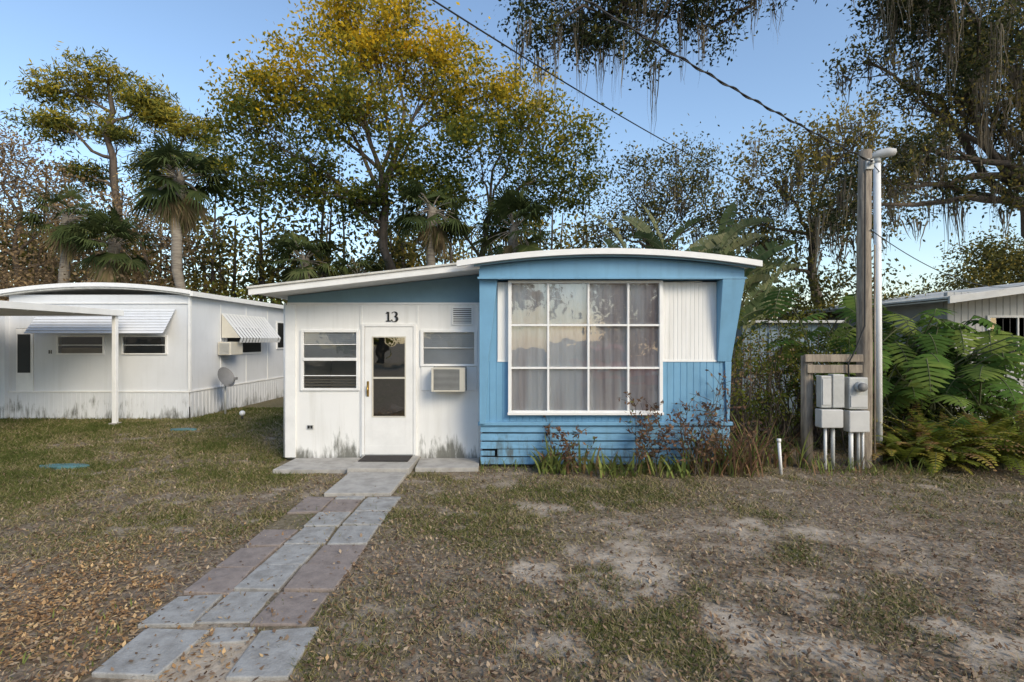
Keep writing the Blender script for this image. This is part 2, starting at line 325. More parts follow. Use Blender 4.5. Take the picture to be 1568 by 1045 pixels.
def window(p,x0,x1,z0,z1,y,xm,zm,fw=.035,mat='trim',glass='glass',dep=.04,mw=.022):
    L=[(x0-fw*.3,x0+fw,y,y+dep,z0,z1),(x1-fw,x1+fw*.3,y,y+dep,z0,z1),(x0+fw,x1-fw,y,y+dep,z1-fw,z1),(x0+fw,x1-fw,y,y+dep,z0,z0+fw)]
    for v in xm: L.append((v-mw/2,v+mw/2,y+.004,y+dep-.006,z0+fw,z1-fw))
    boxes(p,'window_frame',L,M[mat],.003)
    xa=[x0+fw]+list(xm)+[x1-fw]; L=[]
    for v in zm:
        for i_ in range(len(xa)-1):
            a=xa[i_]+(mw/2 if i_ else 0); c=xa[i_+1]-(mw/2 if i_<len(xa)-2 else 0)
            L.append((a,c,y+.007,y+dep-.009,v-mw/2,v+mw/2))
    if L: boxes(p,'window_bars',L,M[mat],.002)
    xb=[x0]+list(xm)+[x1]; zb=[z0]+list(zm)+[z1]; V=[];F=[]
    for i_ in range(len(xb)-1):
        for j_ in range(len(zb)-1):
            t1,t2=R.normal()*.0025,R.normal()*.0025; yy=y+dep*.6; n_=len(V)
            V+=[(xb[i_]+.005,yy-t1,zb[j_]+.005),(xb[i_+1]-.005,yy+t1,zb[j_]+.005),(xb[i_+1]-.005,yy+t1+t2,zb[j_+1]-.005),(xb[i_]+.005,yy-t1+t2,zb[j_+1]-.005)]
            F.append((n_,n_+1,n_+2,n_+3))
    mesh_py('glass_panes',V,F,M[glass],p)
def blinds(p,x0,x1,z0,z1,y,mat,pitch=.03,tilt=.012):
    V=[];F=[];z=z0
    while z<z1:
        n_=len(V); V+=[(x0,y-.006,z-tilt),(x1,y-.006,z-tilt),(x1,y+.006,z+tilt),(x0,y+.006,z+tilt)]; F.append((n_,n_+1,n_+2,n_+3)); z+=pitch
    mesh_py('blind_slats',V,F,mat,p)
window(H,win_l[0],win_l[1],win_l[2],win_l[3],YF-.025,[],[1.65,1.2],mw=.012)
box(H,'meeting_rail',win_l[0]+.03,win_l[1]-.03,YF-.035,YF-.002,1.415,1.458,M['trim'])
blinds(H,win_l[0]+.03,win_l[1]-.03,1.47,1.84,YF+.025,M['trim'],.03,.0148)
blinds(H,win_l[0]+.03,win_l[1]-.03,1.02,1.22,YF+.03,M['room'],.04,.012)
window(H,win_r[0],win_r[1],1.335,win_r[3],YF-.025,[],[1.6],mw=.012)
blinds(H,win_r[0]+.03,win_r[1]-.03,1.36,1.84,YF+.025,M['trim'],.03,.0148)
boxes(H,'ac_side_panels',[(win_r[0],-1.135,YF-.01,YF+.02,.985,1.333),(-.655,win_r[1],YF-.01,YF+.02,.985,1.333)],M['trim'])
box(H,'ac_body',-1.13,-.66,YF-.22,YF+.15,.99,1.325,M['beige'],.012)
box(H,'ac_recess',-1.10,-.735,YF-.224,YF-.221,1.01,1.30,M['black'],0)
boxes(H,'ac_grille',[(-1.10,-.735,YF-.233,YF-.226,1.015+i_*.0165,1.0215+i_*.0165) for i_ in range(18)],M['grey'],0)
boxes(H,'ac_frame',[(-1.13,-1.10,YF-.24,YF-.222,.99,1.325),(-.735,-.66,YF-.24,YF-.222,.99,1.325),(-1.10,-.735,YF-.24,YF-.222,1.305,1.325),(-1.10,-.735,YF-.24,YF-.222,.99,1.01)],M['beige'],.003)
boxes(H,'vent_frame',[(-.87,-.85,YF-.02,YF-.001,1.93,2.19),(-.585,-.565,YF-.02,YF-.001,1.93,2.19),(-.85,-.585,YF-.02,YF-.001,2.17,2.19),(-.85,-.585,YF-.02,YF-.001,1.93,1.95)],M['trim'],.002)
box(H,'vent_back',-.85,-.585,YF-.004,YF-.001,1.95,2.17,M['black'],0)
V=[];F=[]
for i_ in range(8):
    z_=1.955+i_*.027; n_=len(V); V+=[(-.85,YF-.019,z_),(-.585,YF-.019,z_),(-.585,YF-.006,z_+.015),(-.85,YF-.006,z_+.015)]; F.append((n_,n_+1,n_+2,n_+3))
mesh_py('vent_louvres',V,F,M['trim'],H)
box(H,'outlet_cover',-2.955,-2.865,YF-.02,YF-.001,.43,.49,M['grey'],.004)
boxes(H,'outlet_sockets',[(-2.945,-2.915,YF-.024,YF-.0205,.44,.48),(-2.905,-2.875,YF-.024,YF-.0205,.44,.48)],M['black'],0)
dx0,dx1,dz0,dz1=door
boxes(H,'door_frame',[(dx0-.01,dx0+.035,YF-.03,YF+.06,dz0,dz1+.01),(dx1-.035,dx1+.01,YF-.03,YF+.06,dz0,dz1+.01),(dx0+.035,dx1-.035,YF-.03,YF+.06,dz1-.03,dz1+.01)],M['trim'],.004)
a,c,e,f=dx0+.04,dx1-.04,dz0+.02,dz1-.035
gx0,gx1,gz0,gz1=-2.02,-1.53,.6,1.766
boxes(H,'storm_door',[(a,gx0,YF-.022,YF+.012,e,f),(gx1,c,YF-.022,YF+.012,e,f),(gx0,gx1,YF-.022,YF+.012,gz1,f),(gx0,gx1,YF-.022,YF+.012,e,gz0)],M['trim'],.003)
boxes(H,'door_glass_trim',[(gx0,gx0+.015,YF-.028,YF+.01,gz0,gz1),(gx1-.015,gx1,YF-.028,YF+.01,gz0,gz1),(gx0+.015,gx1-.015,YF-.028,YF+.01,gz1-.015,gz1),(gx0+.015,gx1-.015,YF-.028,YF+.01,gz0,gz0+.015),(gx0+.015,gx1-.015,YF-.028,YF+.01,1.155,1.18)],M['beige'],.002)
mesh_py('door_glass',[(gx0+.01,YF,gz0+.01),(gx1-.01,YF,gz0+.01),(gx1-.01,YF,1.17),(gx0+.01,YF,1.17),(gx0+.01,YF-.004,1.17),(gx1-.01,YF-.001,1.17),(gx1-.01,YF,gz1-.01),(gx0+.01,YF-.003,gz1-.01)],[(0,1,2,3),(4,5,6,7)],M['glassd'],H)
box(H,'inner_door',a,c,YF+.07,YF+.1,e,f,M['dark'],0)
box(H,'kick_plate',a+.02,c-.02,YF-.026,YF-.023,dz0+.04,dz0+.14,M['trim'],.001)
cyl(H,'door_handle',(-2.075,YF-.055,.93),(-2.075,YF-.055,1.06),.01,M['brass'])
boxes(H,'handle_plate',[(-2.09,-2.06,YF-.03,YF-.0225,.9,1.12)],M['brass'],.002)
boxes(H,'handle_brackets',[(-2.082,-2.068,YF-.055,YF-.03,.935,.95),(-2.082,-2.068,YF-.055,YF-.03,1.04,1.055)],M['brass'],0)
box(H,'threshold',dx0,dx1,YF-.05,YF+.05,.0,.068,M['grey'],.004)
box(H,'door_mat',-2.1,-1.42,6.98,7.33,.052,.068,M['rubber'],.006)
def ribbon(pts,ws,y0,y1):
    pts=np.array(pts); T=np.gradient(pts,axis=0); T/=np.linalg.norm(T,axis=1)[:,None]; Nn=np.stack([-T[:,1],T[:,0]],1)
    A=pts+Nn*np.array(ws)[:,None]; B=pts-Nn*np.array(ws)[:,None]; V=[];F=[]
    for p_,q_ in zip(A,B): V+=[(p_[0],y0,p_[1]),(q_[0],y0,q_[1]),(q_[0],y1,q_[1]),(p_[0],y1,p_[1])]
    for i_ in range(len(pts)-1):
        for j_ in range(4): F.append((i_*4+j_,i_*4+(j_+1)%4,i_*4+4+(j_+1)%4,i_*4+4+j_))
    return V,F
y0,y1=YF-.012,YF-.002
x_=-1.785
boxes(H,'number_one_stem',[(x_-.013,x_+.013,y0,y1,1.995,2.12),(x_-.035,x_+.035,y0,y1,1.98,1.994)],M['black'],.001)
v,f_=ribbon([(x_-.04,2.095),(x_-.02,2.103),(x_-.012,2.12)],[.003,.008,.012],y0,y1); mesh_py('number_one_flag',v,f_,M['black'],H)
t=np.radians(np.linspace(160,-90,16)); P1=[(-1.70+.036*math.cos(q),2.088+.033*math.sin(q)) for q in t]; w1=[.004+.011*max(0,math.cos(q)) for q in t]
v,f_=ribbon(P1,w1,y0,y1); mesh_py('number_three_top',v,f_,M['black'],H)
t=np.radians(np.linspace(90,-165,18)); P1=[(-1.70+.042*math.cos(q),2.018+.038*math.sin(q)) for q in t]; w1=[.004+.013*max(0,math.cos(q)) for q in t]; w1[-1]=.01;w1[-2]=.009
v,f_=ribbon(P1,w1,y0-.001,y1); mesh_py('number_three_bottom',v,f_,M['black'],H)
# --- blue body
YB=7.0
wx0,wx1,wz0,wz1=-.03,2.02,.73,2.51
wall_open(H,'front_wall_core',-.40,2.97,YB+.02,YB+.12,.55,2.50,[(wx0,wx1,wz0,wz1)],M['blue'])
def ribs(p,name,x0,x1,y,z0,z1,pitch,depth,mat,gap=.008):
    x=x0; prof=[]
    while x<x1-1e-4:
        e_=min(x+pitch,x1)
        prof+=[(x,y+depth),(x+gap*.5,y),(e_-gap*.5,y),(e_,y+depth)]
        x=e_
    V=[(a_,b__,z0) for a_,b__ in prof]+[(a_,b__,z1) for a_,b__ in prof]; n_=len(prof)
    F=[(i_,i_+1,i_+1+n_,i_+n_) for i_ in range(n_-1)]
    return mesh_py(name,V,F,mat,p)
ribs(H,'upper_white_panel',2.03,2.80,YB+.002,1.43,2.505,.0575,.005,M['white'],.012)
ribs(H,'upper_white_panel_narrow',-.20,-.035,YB+.002,1.43,2.505,.0575,.005,M['white'],.012)
ribs(H,'lower_blue_panel',2.03,2.97,YB+.002,.6,1.425,.09,.006,M['blue'],.012)
ribs(H,'lower_blue_panel_narrow',-.40,-.035,YB+.002,.6,1.425,.09,.006,M['blue'],.012)
ribs(H,'under_window_panel',-.035,2.03,YB+.004,.6,.728,.09,.006,M['blue'],.012)
boxes(H,'belt_trim',[(2.03,2.80,YB-.008,YB+.001,1.415,1.44),(-.2,-.035,YB-.008,YB+.001,1.415,1.44)],M['trim'],.002)
def prism(p,name,poly,y0,y1,mat,bevel=.004):
    n_=len(poly); V=[(a_,y0,c_) for a_,c_ in poly]+[(a_,y1,c_) for a_,c_ in poly]
    F=[tuple(range(n_)),tuple(range(2*n_-1,n_-1,-1))]+[(i_,i_+n_,(i_+1)%n_+n_,(i_+1)%n_) for i_ in range(n_)]
    return mesh_py(name,V,F,mat,p,bevel=bevel)
prism(H,'left_column',[(-.44,.58),(-.36,.58),(-.32,1.45),(-.20,2.50),(-.20,2.53),(-.44,2.53)],YB-.09,YB+.0,M['blue'])
V=[(2.80,YB-.03,1.42),(2.985,YB-.03,1.42),(3.10,YB-.20,2.52),(2.80,YB-.20,2.52),(2.80,YB+.1,1.42),(2.985,YB+.1,1.42),(3.10,YB+.1,2.52),(2.80,YB+.1,2.52)]
mesh_py('right_column',V,[(0,1,2,3),(7,6,5,4),(0,4,5,1),(1,5,6,2),(2,6,7,3),(3,7,4,0)],M['blue'],H,bevel=.006)
prism(H,'right_column_low',[(2.93,.58),(2.96,.58),(2.99,1.42),(2.90,1.42)],YB-.03,YB-.001,M['blue'])
def zt(x): 
    u=(x-1.27)/2.0; return 2.735+.165*(1-u*u)
xsr=np.linspace(-.44,3.1,24)
prism(H,'header_band',[(-.44,2.53),(3.10,2.53)]+[(x,zt(x)-.085) for x in xsr[::-1]],YB-.17,YB-.13,M['blue'])
prism(H,'header_soffit',[(-.42,2.532),(3.08,2.532),(3.08,2.58),(-.42,2.58)],YB-.129,YB+.12,M['blue'])
box(H,'header_lip',-.46,3.12,YB-.195,YB-.172,2.525,2.555,M['blue'],.004)
def curved(name,y0,y1,o0,o1,mat,xa=-.72,xb=3.26):
    x_=np.linspace(xa,xb,32)
    return prism(H,name,[(x,zt(x)-o1) for x in x_]+[(x,zt(x)-o0) for x in x_[::-1]],y0,y1,mat,0)
curved('roof_sheet',6.72,18.1,.0,.03,M['roofw'],-.50)
curved('roof_front_fascia',6.66,6.718,-.01,.065,M['trim'])
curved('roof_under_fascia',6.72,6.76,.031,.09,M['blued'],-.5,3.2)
box(H,'body_left_wall',-.42,-.32,YB+.121,17.9,.5,2.6,M['blue'],0)
box(H,'body_right_wall',2.87,2.97,YB+.121,17.9,.5,2.6,M['white'],0)
box(H,'body_back_wall',-.32,2.87,17.8,17.9,.5,2.6,M['white'],0)
box(H,'body_skirt_right',2.9,2.95,YB+.1,17.9,.0,.5,M['blues'],0)
hts=[.02,.125,.235,.345,.45]
for i_,z_ in enumerate(hts):
    V=boxv(-.43,2.97,YB-.02,YB+.015,z_,z_+.092)
    dz=R.normal()*.006; V=[(v[0],v[1]-.012*(v[2]<z_+.01),v[2]+(dz if v[0]>1 else -dz)) for v in V]
    if i_==1: V=[(v[0] if v[0]>0 else -.20,v[1],v[2]) for v in V]
    mesh_py('skirt_board',V,BF,M['blues'],H,bevel=.004)
box(H,'skirt_board_broken',-.43,-.235,YB-.015,YB+.013,.135,.20,M['blues'],.004)
box(H,'skirt_ledge',-.46,3.0,YB-.06,YB+.015,.552,.60,M['blue'],.006)
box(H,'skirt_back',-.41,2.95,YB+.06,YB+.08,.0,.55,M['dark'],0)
cx_=[.49,1.035,1.575]
window(H,wx0-.012,wx1+.012,wz0-.01,wz1+.01,YB-.075,cx_,[1.335,1.915],fw=.036,dep=.085,mw=.028)
box(H,'window_sill',wx0-.03,wx1+.03,YB-.10,YB-.077,wz0-.03,wz0+.005,M['trim'],.003)
m,nt,out=newmat('sheer_curtain'); L=nt.links.new
tc=N(nt,'ShaderNodeTexCoord'); mp=N(nt,'ShaderNodeMapping'); mp.inputs['Scale'].default_value=(1.9,0,.15); L(tc.outputs['Object'],mp.inputs[0])
no=N(nt,'ShaderNodeTexNoise'); no.inputs['Scale'].default_value=2; no.inputs['Detail'].default_value=5; L(mp.outputs[0],no.inputs['Vector'])
rp=ramp(nt,[(.3,(.55,.44,.43)),(.43,(.80,.73,.71)),(.54,(.94,.93,.92))]); L(no.outputs[0],rp.inputs[0])
d=N(nt,'ShaderNodeBsdfDiffuse'); t=N(nt,'ShaderNodeBsdfTranslucent'); L(rp.outputs[0],d.inputs[0]); L(rp.outputs[0],t.inputs[0]); mx=N(nt,'ShaderNodeMixShader'); mx.inputs[0].default_value=.06; L(d.outputs[0],mx.inputs[1]); L(t.outputs[0],mx.inputs[2]); L(mx.outputs[0],out.inputs[0])
u=np.linspace(-.02,2.01,420); zz=np.linspace(.74,2.5,12)
V=[];
for z_ in zz:
    am=.007+.003*(2.5-z_)
    for x in u: V.append((x,YB+.006+am*math.sin(x*42+2*math.sin(x*5)+.3*z_)+.004*math.sin(x*97+z_)+.005*math.sin(x*9),z_))
nu=len(u); F=[(j*nu+i_,j*nu+i_+1,(j+1)*nu+i_+1,(j+1)*nu+i_) for j in range(len(zz)-1) for i_ in range(nu-1)]
mesh_py('curtain',V,F,m,H,smooth=True)
box(H,'living_room_back',-.30,2.86,8.6,8.65,.5,2.5,M['room'],0)
cyl(H,'downpipe',(-3.29,YF+.02,.02),(-3.29,YF+.02,2.25),.018,M['trim'])
# ------------------------------------------------------------ neighbour left (14)
G=empty('white_mobile_home')
YG=11.3
w1=(-10.03,-8.99,1.40,1.82); w2=(-8.6,-7.61,1.40,1.82); dd=(-10.95,-10.55,.25,1.98)
wall_open(G,'front_wall',-11.1,-7.12,YG,YG+.1,.58,2.72,[w1,w2,dd],M['white14'])
for w_ in (w1,w2):
    window(G,*w_,YG-.03,[],[1.61],fw=.03,mw=.015); 
box(G,'dark_room',-11.0,-7.25,YG+.5,YG+.55,.6,2.7,M['dark'],0)
box(G,'window_shade',-10.0,-9.02,YG+.06,YG+.07,1.42,1.55,M['room'],0)
ribs(G,'skirting',-11.1,-7.12,YG-.02,-.05,.57,.10,.006,M['white14'])
boxes(G,'belt_trim',[(-11.1,-7.10,YG-.035,YG-.002,.565,.60),(-11.1,-7.1,YG-.03,YG-.002,2.52,2.545)],M['trim'])
wall_open(G,'side_wall_stub',-7.16,-7.121,YG+.1,16.2,.58,2.72,[],M['white14'])
yy=YG
prof=[]
while yy<16.2:
    prof+=[(yy,-7.10),(yy+.02,-7.09),(yy+.12,-7.09),(yy+.14,-7.10)]; yy+=.14
V=[(b__,a_,-.05) for a_,b__ in prof]+[(b__,a_,.57) for a_,b__ in prof]; n_=len(prof)
mesh_py('side_skirting',V,[(i_,i_+1,i_+1+n_,i_+n_) for i_ in range(n_-1)],M['white14'],G)
box(G,'side_belt',-7.12,-7.075,YG-.03,16.2,.57,.60,M['trim'])
boxes(G,'side_panel_seams',[(-7.121,-7.112,YG+k_*1.2,YG+k_*1.2+.03,.6,2.6) for k_ in range(1,5)],M['trim'],0)
box(G,'corner_trim',-7.135,-7.08,YG-.036,YG+.03,.6,2.68,M['trim'])
def zg(x): u=(x+9.1)/2.05; return 2.80+.16*(1-u*u)
x_=np.linspace(-11.2,-7.02,24)
prism(G,'roof',[(x,zg(x)-.11) for x in x_]+[(x,zg(x)) for x in x_[::-1]],YG-.12,16.4,M['roofw'],0)
prism(G,'roof_fascia',[(x,zg(x)-.07) for x in x_]+[(x,zg(x)+.015) for x in x_[::-1]],YG-.16,YG-.122,M['trim'],0)
box(G,'roof_side_gutter',-7.02,-6.96,YG-.15,16.42,2.68,2.79,M['trim'])
box(G,'back_wall',-11.1,-7.2,16.1,16.2,0,2.7,M['white14'],0)
def awning(p,x0,x1,y,z0,z1,dep,mat):
    V=[];F=[];nn=9
    for i_ in range(nn):
        t0=i_/nn;t1=(i_+1)/nn
        ya,yb=y-dep*t0,y-dep*t1; za,zb_=z1+(z0-z1)*t0,z1+(z0-z1)*t1
        n_=len(V); V+=[(x0,ya,za),(x1,ya,za),(x1,yb-.015,zb_+.008),(x0,yb-.015,zb_+.008),(x1,yb,zb_-.002),(x0,yb,zb_-.002)]
        F+=[(n_,n_+1,n_+2,n_+3),(n_+3,n_+2,n_+4,n_+5)]
    mesh_py('awning',V,F,mat,p)
awning(G,-10.36,-7.41,YG-.01,1.86,2.41,.42,M['white14'])
box(G,'side_window',-7.12,-7.09,12.7,14.5,1.35,2.1,M['trim'],.005)
box(G,'side_window_glass',-7.089,-7.082,12.75,14.45,1.4,2.05,M['black'],0)
V=[];F=[]
nn=14
for i_ in range(nn):
    ya=12.5+i_*2.2/nn; yb=ya+2.2/nn-.03; n_=len(V)
    V+=[(-7.09,ya,2.38),(-7.09,yb,2.38),(-6.62,yb,1.78),(-6.62,ya,1.78),(-6.66,ya,1.66),(-6.66,yb,1.66)]
    F+=[(n_,n_+1,n_+2,n_+3),(n_+3,n_+2,n_+5,n_+4)]
mesh_py('side_awning',V,F,M['trim'],G)
mesh_py('side_awning_end',[(-7.08,12.49,2.37),(-6.63,12.49,1.78),(-7.08,12.49,1.78)],[(0,1,2)],M['beige'],G)
box(G,'side_ac',-7.09,-6.78,12.35,12.9,1.36,1.68,M['beige'],.01)
boxes(G,'side_ac_grille',[(-7.05,-6.82,12.335,12.348,1.39+i_*.03,1.405+i_*.03) for i_ in range(9)],M['grey'],0)
box(G,'rear_window',-7.12,-7.09,15.45,16.05,1.45,2.3,M['trim'],.005)
box(G,'rear_window_glass',-7.089,-7.082,15.5,16.0,1.5,2.25,M['black'],0)
box(G,'door',-10.94,-10.56,YG-.01,YG+.03,.26,1.97,M['trim'],.004)
box(G,'door_pane',-10.90,-10.62,YG-.016,YG-.011,1.0,1.85,M['black'],0)
box(G,'entry_wall',-13.2,-11.1,YG-.1,YG,0,2.5,M['white14'],0)
boxes(G,'number_plate_digits',[(-10.22,-10.20,YG-.01,YG-.002,1.42,1.50),(-10.17,-10.155,YG-.01,YG-.002,1.42,1.5),(-10.195,-10.17,YG-.01,YG-.002,1.45,1.46)],M['black'],0)
K=empty('carport')
box(K,'roof_deck',-13.2,-8.14,6.6,10.62,2.28,2.31,M['trim'],.004)
boxes(K,'roof_edge',[(-8.14,-8.07,6.6,10.65,2.22,2.34),(-13.2,-8.14,10.62,10.66,2.22,2.34)],M['trim'],.006)
boxes(K,'rafters',[(-13.0,-8.15,6.8+k_*.9,6.85+k_*.9,2.21,2.278) for k_ in range(5)],M['trim'],.004)
box(K,'post',-8.21,-8.13,10.5,10.58,-.03,2.215,M['trim'],.006)
box(K,'post_foot',-8.25,-8.09,10.46,10.62,-.03,.02,M['conc'],.005)
D=empty('satellite_dish')
cyl(D,'mast',(-6.72,12.0,-.03),(-6.72,12.0,.75),.022,M['grey'])
V=[(0,0,0)];F=[]
nr,na=5,20
for i_ in range(1,nr+1):
    for j_ in range(na):
        a=2*math.pi*j_/na; r_=.22*i_/nr; V.append((r_*math.cos(a),-.9*r_*r_*1.2,r_*math.sin(a)*1.15))
F=[(0,1+j_,1+(j_+1)%na) for j_ in range(na)]
for i_ in range(nr-1):
    for j_ in range(na): F.append((1+i_*na+j_,1+(i_+1)*na+j_,1+(i_+1)*na+(j_+1)%na,1+i_*na+(j_+1)%na))
M['dish']=surf('dish_grey',(.20,.20,.20),.5,.1,6,.02)
o=mesh_py('dish',V,F,M['dish'],D,smooth=True); o.location=(-6.70,11.95,.84); o.rotation_euler=(math.radians(-25),0,math.radians(70))
tubes('feed_arm',[([(-6.70,11.93,.66),(-6.5,11.9,.70),(-6.42,11.88,.82)],[.012]*3)],M['dish'],D)
box(D,'feed_horn',-6.45,-6.38,11.85,11.92,.80,.86,M['dish'],.006)
bl=empty('garden_globe_light')
import bmesh
bm=bmesh.new(); bmesh.ops.create_uvsphere(bm,u_segments=20,v_segments=12,radius=.06); me=bpy.data.meshes.new('globe'); bm.to_mesh(me); bm.free(); me.materials.append(M['trim']); [setattr(p,'use_smooth',True) for p in me.polygons]
o=link(bpy.data.objects.new('globe',me),bl); o.location=(-5.9,11.2,.12)
cyl(bl,'stake',(-5.9,11.2,-.03),(-5.9,11.2,.07),.02,M['black'])
for cx0,cy0,ra,rb in [(-6.12,7.0,.34,.10),(-6.35,9.9,.25,.1)]:
    pts=[(cx0+ra*math.cos(a),cy0+rb*math.sin(a)) for a in np.linspace(0,2*math.pi,20,endpoint=False)]
    mesh_py('utility_cover',[(a,b_,-.03) for a,b_ in pts]+[(a,b_,.005) for a,b_ in pts],[tuple(range(20,40))]+[(i_,(i_+1)%20,(i_+1)%20+20,i_+20) for i_ in range(20)],M['cover'],None,bevel=.008)
# ------------------------------------------------------------ neighbour right
Q=empty('grey_mobile_home')
ribs(Q,'front_siding',9.35,14.5,11.0,.0,2.75,.15,.010,M['grey2'],.02)
box(Q,'wall_core',9.36,14.5,11.02,11.1,0,2.75,M['grey2'],0)
box(Q,'side_wall',9.35,9.45,11.1,18,0,2.6,M['grey2'],0)
zq=lambda x:2.60+(x-8.85)*.135
def shq(name,x0,x1,y0,y1,th,mat,off=0):
    V=[(x0,y0,zq(x0)-th-off),(x1,y0,zq(x1)-th-off),(x1,y1,zq(x1)-th-off),(x0,y1,zq(x0)-th-off),(x0,y0,zq(x0)-off),(x1,y0,zq(x1)-off),(x1,y1,zq(x1)-off),(x0,y1,zq(x0)-off)]
    mesh_py(name,V,BF,mat,Q,bevel=.006)
shq('roof',8.87,14.6,10.4,18,.04,M['roofw']); shq('fascia',8.85,14.6,10.35,10.398,.15,M['greyt'],-.01); shq('soffit',8.9,14.6,10.4,18,.03,M['beige'],.06)
window(Q,10.2,12.2,1.2,2.25,10.965,[10.85,11.5],[1.7],fw=.05,dep=.06,mw=.035,mat='greyt')
box(Q,'window_dark',10.22,12.18,11.0,11.012,1.22,2.23,M['dark'],0)
S_=empty('garden_shed')
ribs(S_,'front',5.3,7.4,11.8,0,2.1,.2,.015,M['shed'],.02)
box(S_,'walls',5.3,7.4,11.83,13.8,0,2.1,M['shed'],0)
box(S_,'roof',5.15,7.55,11.6,14,2.11,2.17,M['greyt'],.01)
box(S_,'door',5.9,6.7,11.76,11.795,.05,1.9,M['shed'],.01)
# ------------------------------------------------------------ utility pole etc
U=empty('utility_pole')
tubes('pole',[([(4.80,7.0,-.1),(4.82,7.0,1.5),(4.81,7.0,3),(4.83,7.0,4.3),(4.83,7.0,4.305)],[.10,.095,.085,.078,.002])],M['wood'],U,14)
boxes(U,'top_bracket',[(4.78,4.88,6.90,6.93,4.02,4.16)],M['grey'])
cyl(U,'insulator',(4.83,6.86,4.1),(4.83,6.92,4.1),.03,M['grey'])
cyl(U,'conduit',(4.91,6.93,.05),(4.91,6.93,3.0),.012,M['wood'],8)
LP=empty('lamp_post')
cyl(LP,'post',(5.27,7.35,-.05),(5.24,7.35,4.25),.045,M['trim'],14)
cyl(LP,'cap',(5.24,7.35,4.25),(5.24,7.35,4.32),.05,M['grey'],14)
tubes('lamp_head',[([(5.14,7.36,4.33),(5.17,7.35,4.35),(5.24,7.33,4.37),(5.34,7.28,4.385),(5.42,7.24,4.37),(5.43,7.23,4.36)],[.01,.04,.06,.065,.05,.01])],M['greyt'],LP,12)
E=empty('electric_meter_panel')
cyl(E,'left_post',(4.02,6.98,-.05),(4.02,6.98,1.50),.075,M['wood'],10)
boxes(E,'backboards',[(3.96,4.70,6.86,6.90,1.27,1.38),(3.93,4.71,6.86,6.90,1.42,1.52),(4.1,4.70,6.90,6.93,1.0,1.12),(4.1,4.70,6.90,6.93,.62,.72)],M['wood'],.006)
box(E,'meter_box',4.07,4.21,6.74,6.855,.82,1.24,M['grey'],.01)
box(E,'meter_box',4.225,4.38,6.74,6.855,.82,1.26,M['grey'],.01)
box(E,'meter_box_low',4.05,4.34,6.70,6.85,.56,.80,M['greyt'],.012)
box(E,'meter_box_small',4.43,4.70,6.72,6.855,.50,.78,M['greyt'],.012)
box(E,'meter_socket_box',4.44,4.69,6.74,6.855,.80,1.22,M['grey'],.012)
box(E,'box_door',4.085,4.2,6.73,6.739,.86,1.2,M['greyt'],.004)
box(E,'box_lid',4.455,4.675,6.73,6.739,.83,.98,M['greyt'],.004)
cyl(E,'meter_base',(4.565,6.74,1.10),(4.565,6.68,1.10),.065,M['grey'],16)
cyl(E,'meter_glass',(4.565,6.68,1.10),(4.565,6.64,1.10),.055,M['dish'],16)
for k_,(a_,r_) in enumerate([(4.16,.02),(4.26,.025),(4.50,.028),(4.60,.02),(4.66,.015)]): cyl(E,'box_pipe',(a_,6.8,.0),(a_,6.8,.60),r_,M['grey' if k_%2 else 'trim'],8)
tubes('cable',[([(4.5,6.84,1.18),(4.48,6.82,1.4),(4.6,6.84,1.6),(4.74,6.88,1.9),(4.76,6.9,4.0)],[.010]*5)],M['black'],E)
cp=empty('white_standpipe')
cyl(cp,'pipe',(3.47,6.6,-.03),(3.44,6.6,.40),.02,M['trim'],12); cyl(cp,'cap',(3.44,6.6,.40),(3.439,6.6,.44),.027,M['trim'],12)
def wire(a,b_,sag,r=.008,n=26):
    a=np.array(a,float);b_=np.array(b_,float);t=np.linspace(0,1,n)[:,None]; P=a+(b_-a)*t; P[:,2]-=sag*4*(t[:,0]*(1-t[:,0]))
    return P,[r]*n
PW=empty('power_line')
polys=[wire((-7.5,0,6.7),(12,24,8.7),.55,.014),wire((4.83,6.9,4.12),(14,16,6.0),.5,.007),wire((4.83,6.9,3.2),(11,11,2.9),.3,.006),wire((4.83,6.86,4.15),(6,26,7),.5,.006)]
tubes('wires',polys,M['black'],PW,6)
t=np.linspace(0,1,200); P,_=wire((-3.2,2.9,6.1),(4.83,6.86,4.1),.22,.01,200)
tubes('carrier_wire',[(P,[.008]*200)],M['black'],PW,5)
P=P.copy(); P[:,2]+=.016*np.cos(t*150); P[:,1]+=.016*np.sin(t*150)
tubes('twisted_wire',[(P,[.008]*200)],M['black'],PW,5)
# ------------------------------------------------------------ red car parked on the street side (seen in the window reflection)
CR=empty('red_car')
cxx,cyy=3.9,-3.4
def carprof(name,prof,x0,x1,mat,bev,taper=0):
    n_=len(prof); V=[(x0+(taper if z_>1.0 else 0),cyy-y_,z_) for y_,z_ in prof]+[(x1-(taper if z_>1.0 else 0),cyy-y_,z_) for y_,z_ in prof]
    F=[tuple(range(n_)),tuple(range(2*n_-1,n_-1,-1))]+[(i_,i_+n_,(i_+1)%n_+n_,(i_+1)%n_) for i_ in range(n_)]
    return mesh_py(name,V,F,mat,CR,bevel=bev)
carprof('body',[(0,.32),(.02,.62),(.25,.78),(1.25,.92),(3.9,.95),(4.35,.85),(4.4,.35),(3.95,.25),(.4,.25)],cxx-.88,cxx+.88,M['red'],.06)
carprof('cabin',[(1.15,.93),(1.85,1.40),(2.3,1.45),(3.2,1.42),(3.95,.96)],cxx-.80,cxx+.80,M['black'],.04,.14)
carprof('roof',[(1.8,1.40),(2.3,1.47),(3.2,1.44),(3.35,1.38)],cxx-.68,cxx+.68,M['red'],.03)
